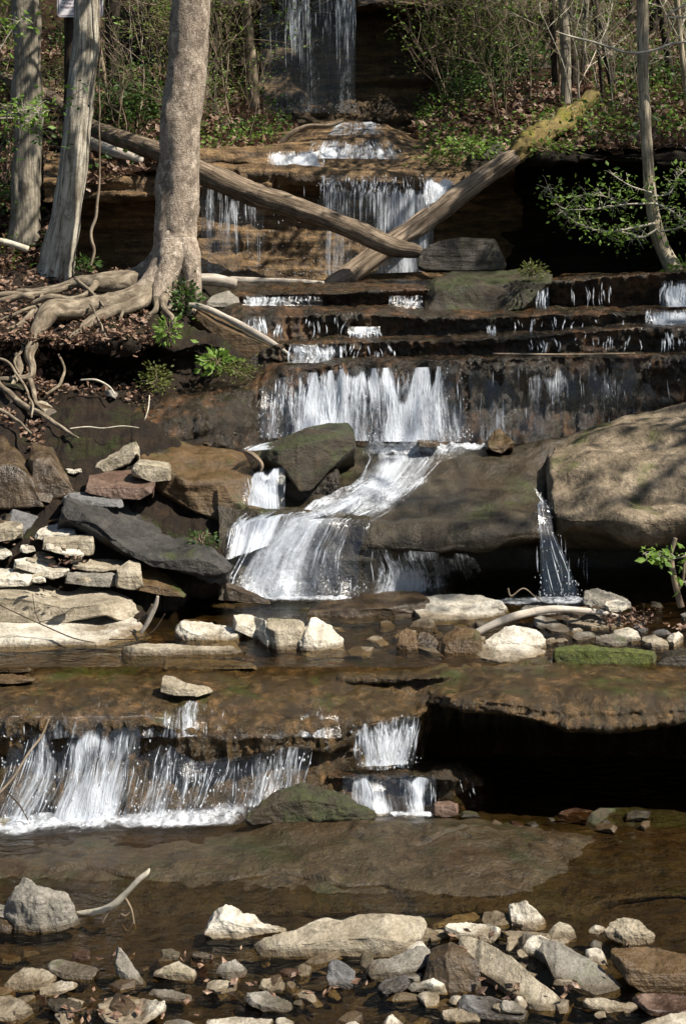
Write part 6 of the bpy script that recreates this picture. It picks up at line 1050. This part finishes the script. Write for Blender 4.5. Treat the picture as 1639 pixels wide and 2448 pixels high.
def pole(x, y, Y, r, h, seed, mat):
    b = P(1, x, y, Y); rn = random.Random(seed); e = empty('tree', b, 'slim bare trunk among others on the wooded slope behind the falls', 'tree', GP); lx = rn.gauss(0, .10)
    pts = [b+np.array([lx*h*k/5+rn.gauss(0, .03), rn.gauss(0, .03), h*k/5-.1]) for k in range(6)]; mb = MB(); tube(mb, pts, np.linspace(r, r*.5, 6), 8, 6, .02, seed=seed); buildtube(mb, 'trunk', mat, parent=e)
    mb = MB(); tips = []
    for i in range(6): t = rn.uniform(.35, 1)*4.9; k = int(t); a = rn.uniform(0, 6.28); twiggy(mb, pts[k]+(pts[k+1]-pts[k])*(t-k), (math.cos(a), math.sin(a), .6), rn.uniform(.6, 1.3), r*.3, 1, rn, tips, 3)
    buildtube(mb, 'branches', mat, parent=e)
rp = random.Random(77)
for i in range(26):
    hn = 'left_hill' if i < 9 else 'right_hill'; q = onsurf(hn, 1, (.25, .72), (.35, .97) if i < 9 else (.05, .5), 300+i)[0]
    pole((q[0]/q[1]*F+UC)*K, (VH+(ZC-q[2])/q[1]*F)*K, q[1], rp.uniform(.018, .06), rp.uniform(4, 6), 300+i, rp.choice(['bark_dark', 'bark_grey', 'twig', 'twig_pale', 'bark_dark']))
def clump(s, x, y, Y, w, h, n, sz, mat, label, seed, name='plant', cat='plant', stems=True):
    r = np.random.RandomState(seed); c0_ = P(s, x, y, Y); e = empty(name, c0_, label, cat); W2 = pr(w, Y); H2 = pr(h, Y)
    c = c0_+r.normal(size=(n, 3))*np.array([W2*.5, .05+W2*.25, H2*.35])+np.array([0, -.03, H2*.4])
    v, f = leafquads(c, sz, seed, .3); mk('leaves', v, f, MT[mat], parent=e, smooth=False)
    mb = MB()
    for i in range(min(n//6, 14)): q = c[i]; tube(mb, [c0_+np.array([r.normal()*W2*.2, 0, -.02]), (c0_+q)/2+np.array([0, 0, .02]), q], [.003, .002, .0015], 4, 3)
    buildtube(mb, 'stems', 'twig', parent=e); return e
clump(2, 850, 260, 10.9, 60, 110, 260, .045, 'leaf_dark', 'ivy like green plant climbing the right foot of the big tree', 1)
clump(2, 775, 385, 10.2, 60, 70, 110, .05, 'leaf', 'bright green plant hanging over the lip below the big tree', 2)
clump(2, 990, 520, 10.2, 70, 55, 140, .05, 'leaf', 'bright leafy plant growing on the small stepped ledge', 3)
clump(2, 385, 90, 12.0, 50, 60, 160, .045, 'leaf_dark', 'dark green plant at the foot of the pale furrowed tree', 4)
clump(1, 3120, 1240, 11.7, 50, 50, 140, .05, 'leaf', 'bright grass tuft beside the foot of the slender ridged tree', 5)
clump(2, 2430, 100, 11.25, 60, 40, 200, .03, 'leaf_olive', 'yellow green moss tuft on the mossy block', 6, 'moss_tuft', 'moss')
clump(1, 2150, 700, 13.2, 160, 60, 320, .05, 'leaf', 'sunlit bright herbs on the bank left of the mossy log', 7)
clump(1, 2000, 740, 13.3, 90, 30, 160, .04, 'leaf_olive', 'low olive growth at the right end of the upper ledge', 8)
clump(3, 920, 185, 8.7, 70, 40, 260, .02, 'leaf_dark', 'dark green mossy growth above the dark pool at the left', 9, 'moss_tuft', 'moss')
clump(2, 1080, 560, 10.15, 90, 60, 500, .02, 'leaf_olive', 'hanging yellow green moss right of the stepped ledge', 10, 'moss_tuft', 'moss')
clump(1, 2480, 690, 12.9, 150, 45, 200, .045, 'leaf', 'green herbs hanging round the lower end of the moss sleeve', 14)
clump(1, 2700, 560, 13.9, 200, 60, 240, .045, 'leaf_olive', 'olive herbs behind the end of the mossy log', 15)
clump(2, 720, 620, 10.1, 60, 90, 500, .022, 'leaf_olive', 'hanging brown green moss at the right end of the left hollow', 11, 'moss_tuft', 'moss')
# leafy limbs near the right tree, its pale crossing branch, and the bright spray at far left
def spray(parent, s, paths, Y, twigm, leafm, sz, per, seed, jit=.03, side=(.05, .14)):
    rn = random.Random(seed); r = np.random.RandomState(seed); mb = MB(); c = []
    for q in paths:
        p, rad = band(s, q, Y); tube(mb, p, rad, 6, 6); cc = catmull(np.array(p), 8)
        for i in range(len(cc)//6, len(cc)):
            for _ in range(per):
                d = np.array([rn.gauss(0, 1), rn.gauss(0, 1), rn.gauss(0, .8)]); d /= np.linalg.norm(d); L = rn.uniform(*side); e_ = cc[i]+d*L
                if rn.random() < .5: tube(mb, [cc[i], (cc[i]+e_)/2+np.array([0, 0, .01]), e_], [.003, .002, .001], 3, 2)
                for _ in range(2): c.append(e_+r.normal(size=3)*jit)
    buildtube(mb, 'branch', twigm, parent=parent)
    v, f = leafquads(c, sz, seed, .3); mk('foliage', v, f, MT[leafm], parent=parent, smooth=False)
spray(rt, 1, [[(2990, 1020, 6), (2900, 1040, 5), (2780, 1060, 4), (2700, 1045, 3), (2620, 1010, 2), (2560, 960, 1.5)], [(2985, 930, 5), (2850, 935, 4), (2720, 955, 4), (2580, 955, 3), (2530, 910, 2), (2500, 845, 1.5)],
    [(3000, 1050, 6), (2930, 1085, 5), (2880, 1070, 4), (2800, 1055, 3), (2740, 1065, 2)], [(2975, 880, 4), (2880, 850, 3), (2800, 800, 2)], [(2830, 935, 3), (2770, 900, 2), (2680, 890, 1.5), (2620, 900, 1)]], 11.8, 'twig_pale', 'leaf', .040, 3, 5)
spray(rt, 1, [[(2990, 930, 6), (3060, 960, 5), (3140, 1020, 5), (3260, 1060, 4)], [(2985, 900, 4), (3060, 880, 3), (3100, 800, 3), (3160, 760, 2)], [(3000, 1060, 4), (3100, 1040, 4), (3200, 980, 3)]], 11.8, 'twig_pale', 'leaf', .040, 3, 6)
one('branch', 1, [(2540, 145, 3), (2600, 165, 4), (2700, 190, 5), (2780, 215, 5.5), (2860, 240, 6), (2930, 240, 6.5), (3000, 225, 6), (3060, 203, 6), (3200, 180, 6)], 'twig_pale', None, None, Y=11.8, ns=8, parent=rt)
one('branch', 1, [(3200, -40, 4), (3130, 20, 4), (3060, 60, 4), (3060, 80, 4), (3200, 78, 4)], 'twig_pale', None, None, Y=11.8, ns=8, parent=rt)
sp1 = empty('sapling', P(1, -120, 560, 10.8), 'bright green leafy spray reaching in from the left edge', 'sapling')
spray(sp1, 1, [[(-120, 560, 5), (0, 530, 4), (80, 510, 3), (150, 500, 2), (200, 520, 1.5)], [(-60, 545, 3), (60, 540, 3), (130, 555, 2)], [(-120, 500, 3), (-40, 300, 3), (60, 130, 2), (110, 80, 1.5)]], 10.8, 'twig_pale', 'leaf', .05, 2, 7)
sp2 = empty('sapling', P(1, 400, 560, 11.4), 'dark leaved sapling between the far left trunk and the pale tree', 'sapling')
spray(sp2, 1, [[(200, 760, 4), (230, 640, 3), (260, 560, 2), (300, 470, 2), (400, 390, 1.5)], [(230, 640, 3), (180, 560, 2), (200, 440, 1.5)], [(-60, 760, 3), (0, 720, 2), (90, 650, 2)], [(200, 620, 2), (100, 560, 2), (60, 580, 1.5)]], 11.4, 'twig_dark', 'leaf_dark', .05, 1, 8)
sp3 = empty('sapling', P(3, 3100, 440, 7.9), 'small crooked bush with a few fresh leaves at the right edge of the terrace', 'sapling')
one('stem', 3, [(3110, 480, 16), (3085, 380, 14), (3070, 300, 13), (3065, 240, 11), (3085, 165, 9)], 'twig', None, None, Y=7.95, parent=sp3)
one('stem', 3, [(3095, 400, 9), (3120, 350, 7), (3130, 260, 6), (3180, 200, 5)], 'twig', None, None, Y=7.95, parent=sp3)
spray(sp3, 3, [[(3065, 270, 3), (3020, 245, 2.5), (2970, 238, 2), (2935, 240, 1.5)], [(3070, 260, 3), (3120, 250, 3), (3180, 230, 2)], [(3110, 370, 3), (3150, 360, 2)]], 7.9, 'twig_pale', 'leaf', .05, 1, 9, .015, (.02, .06))
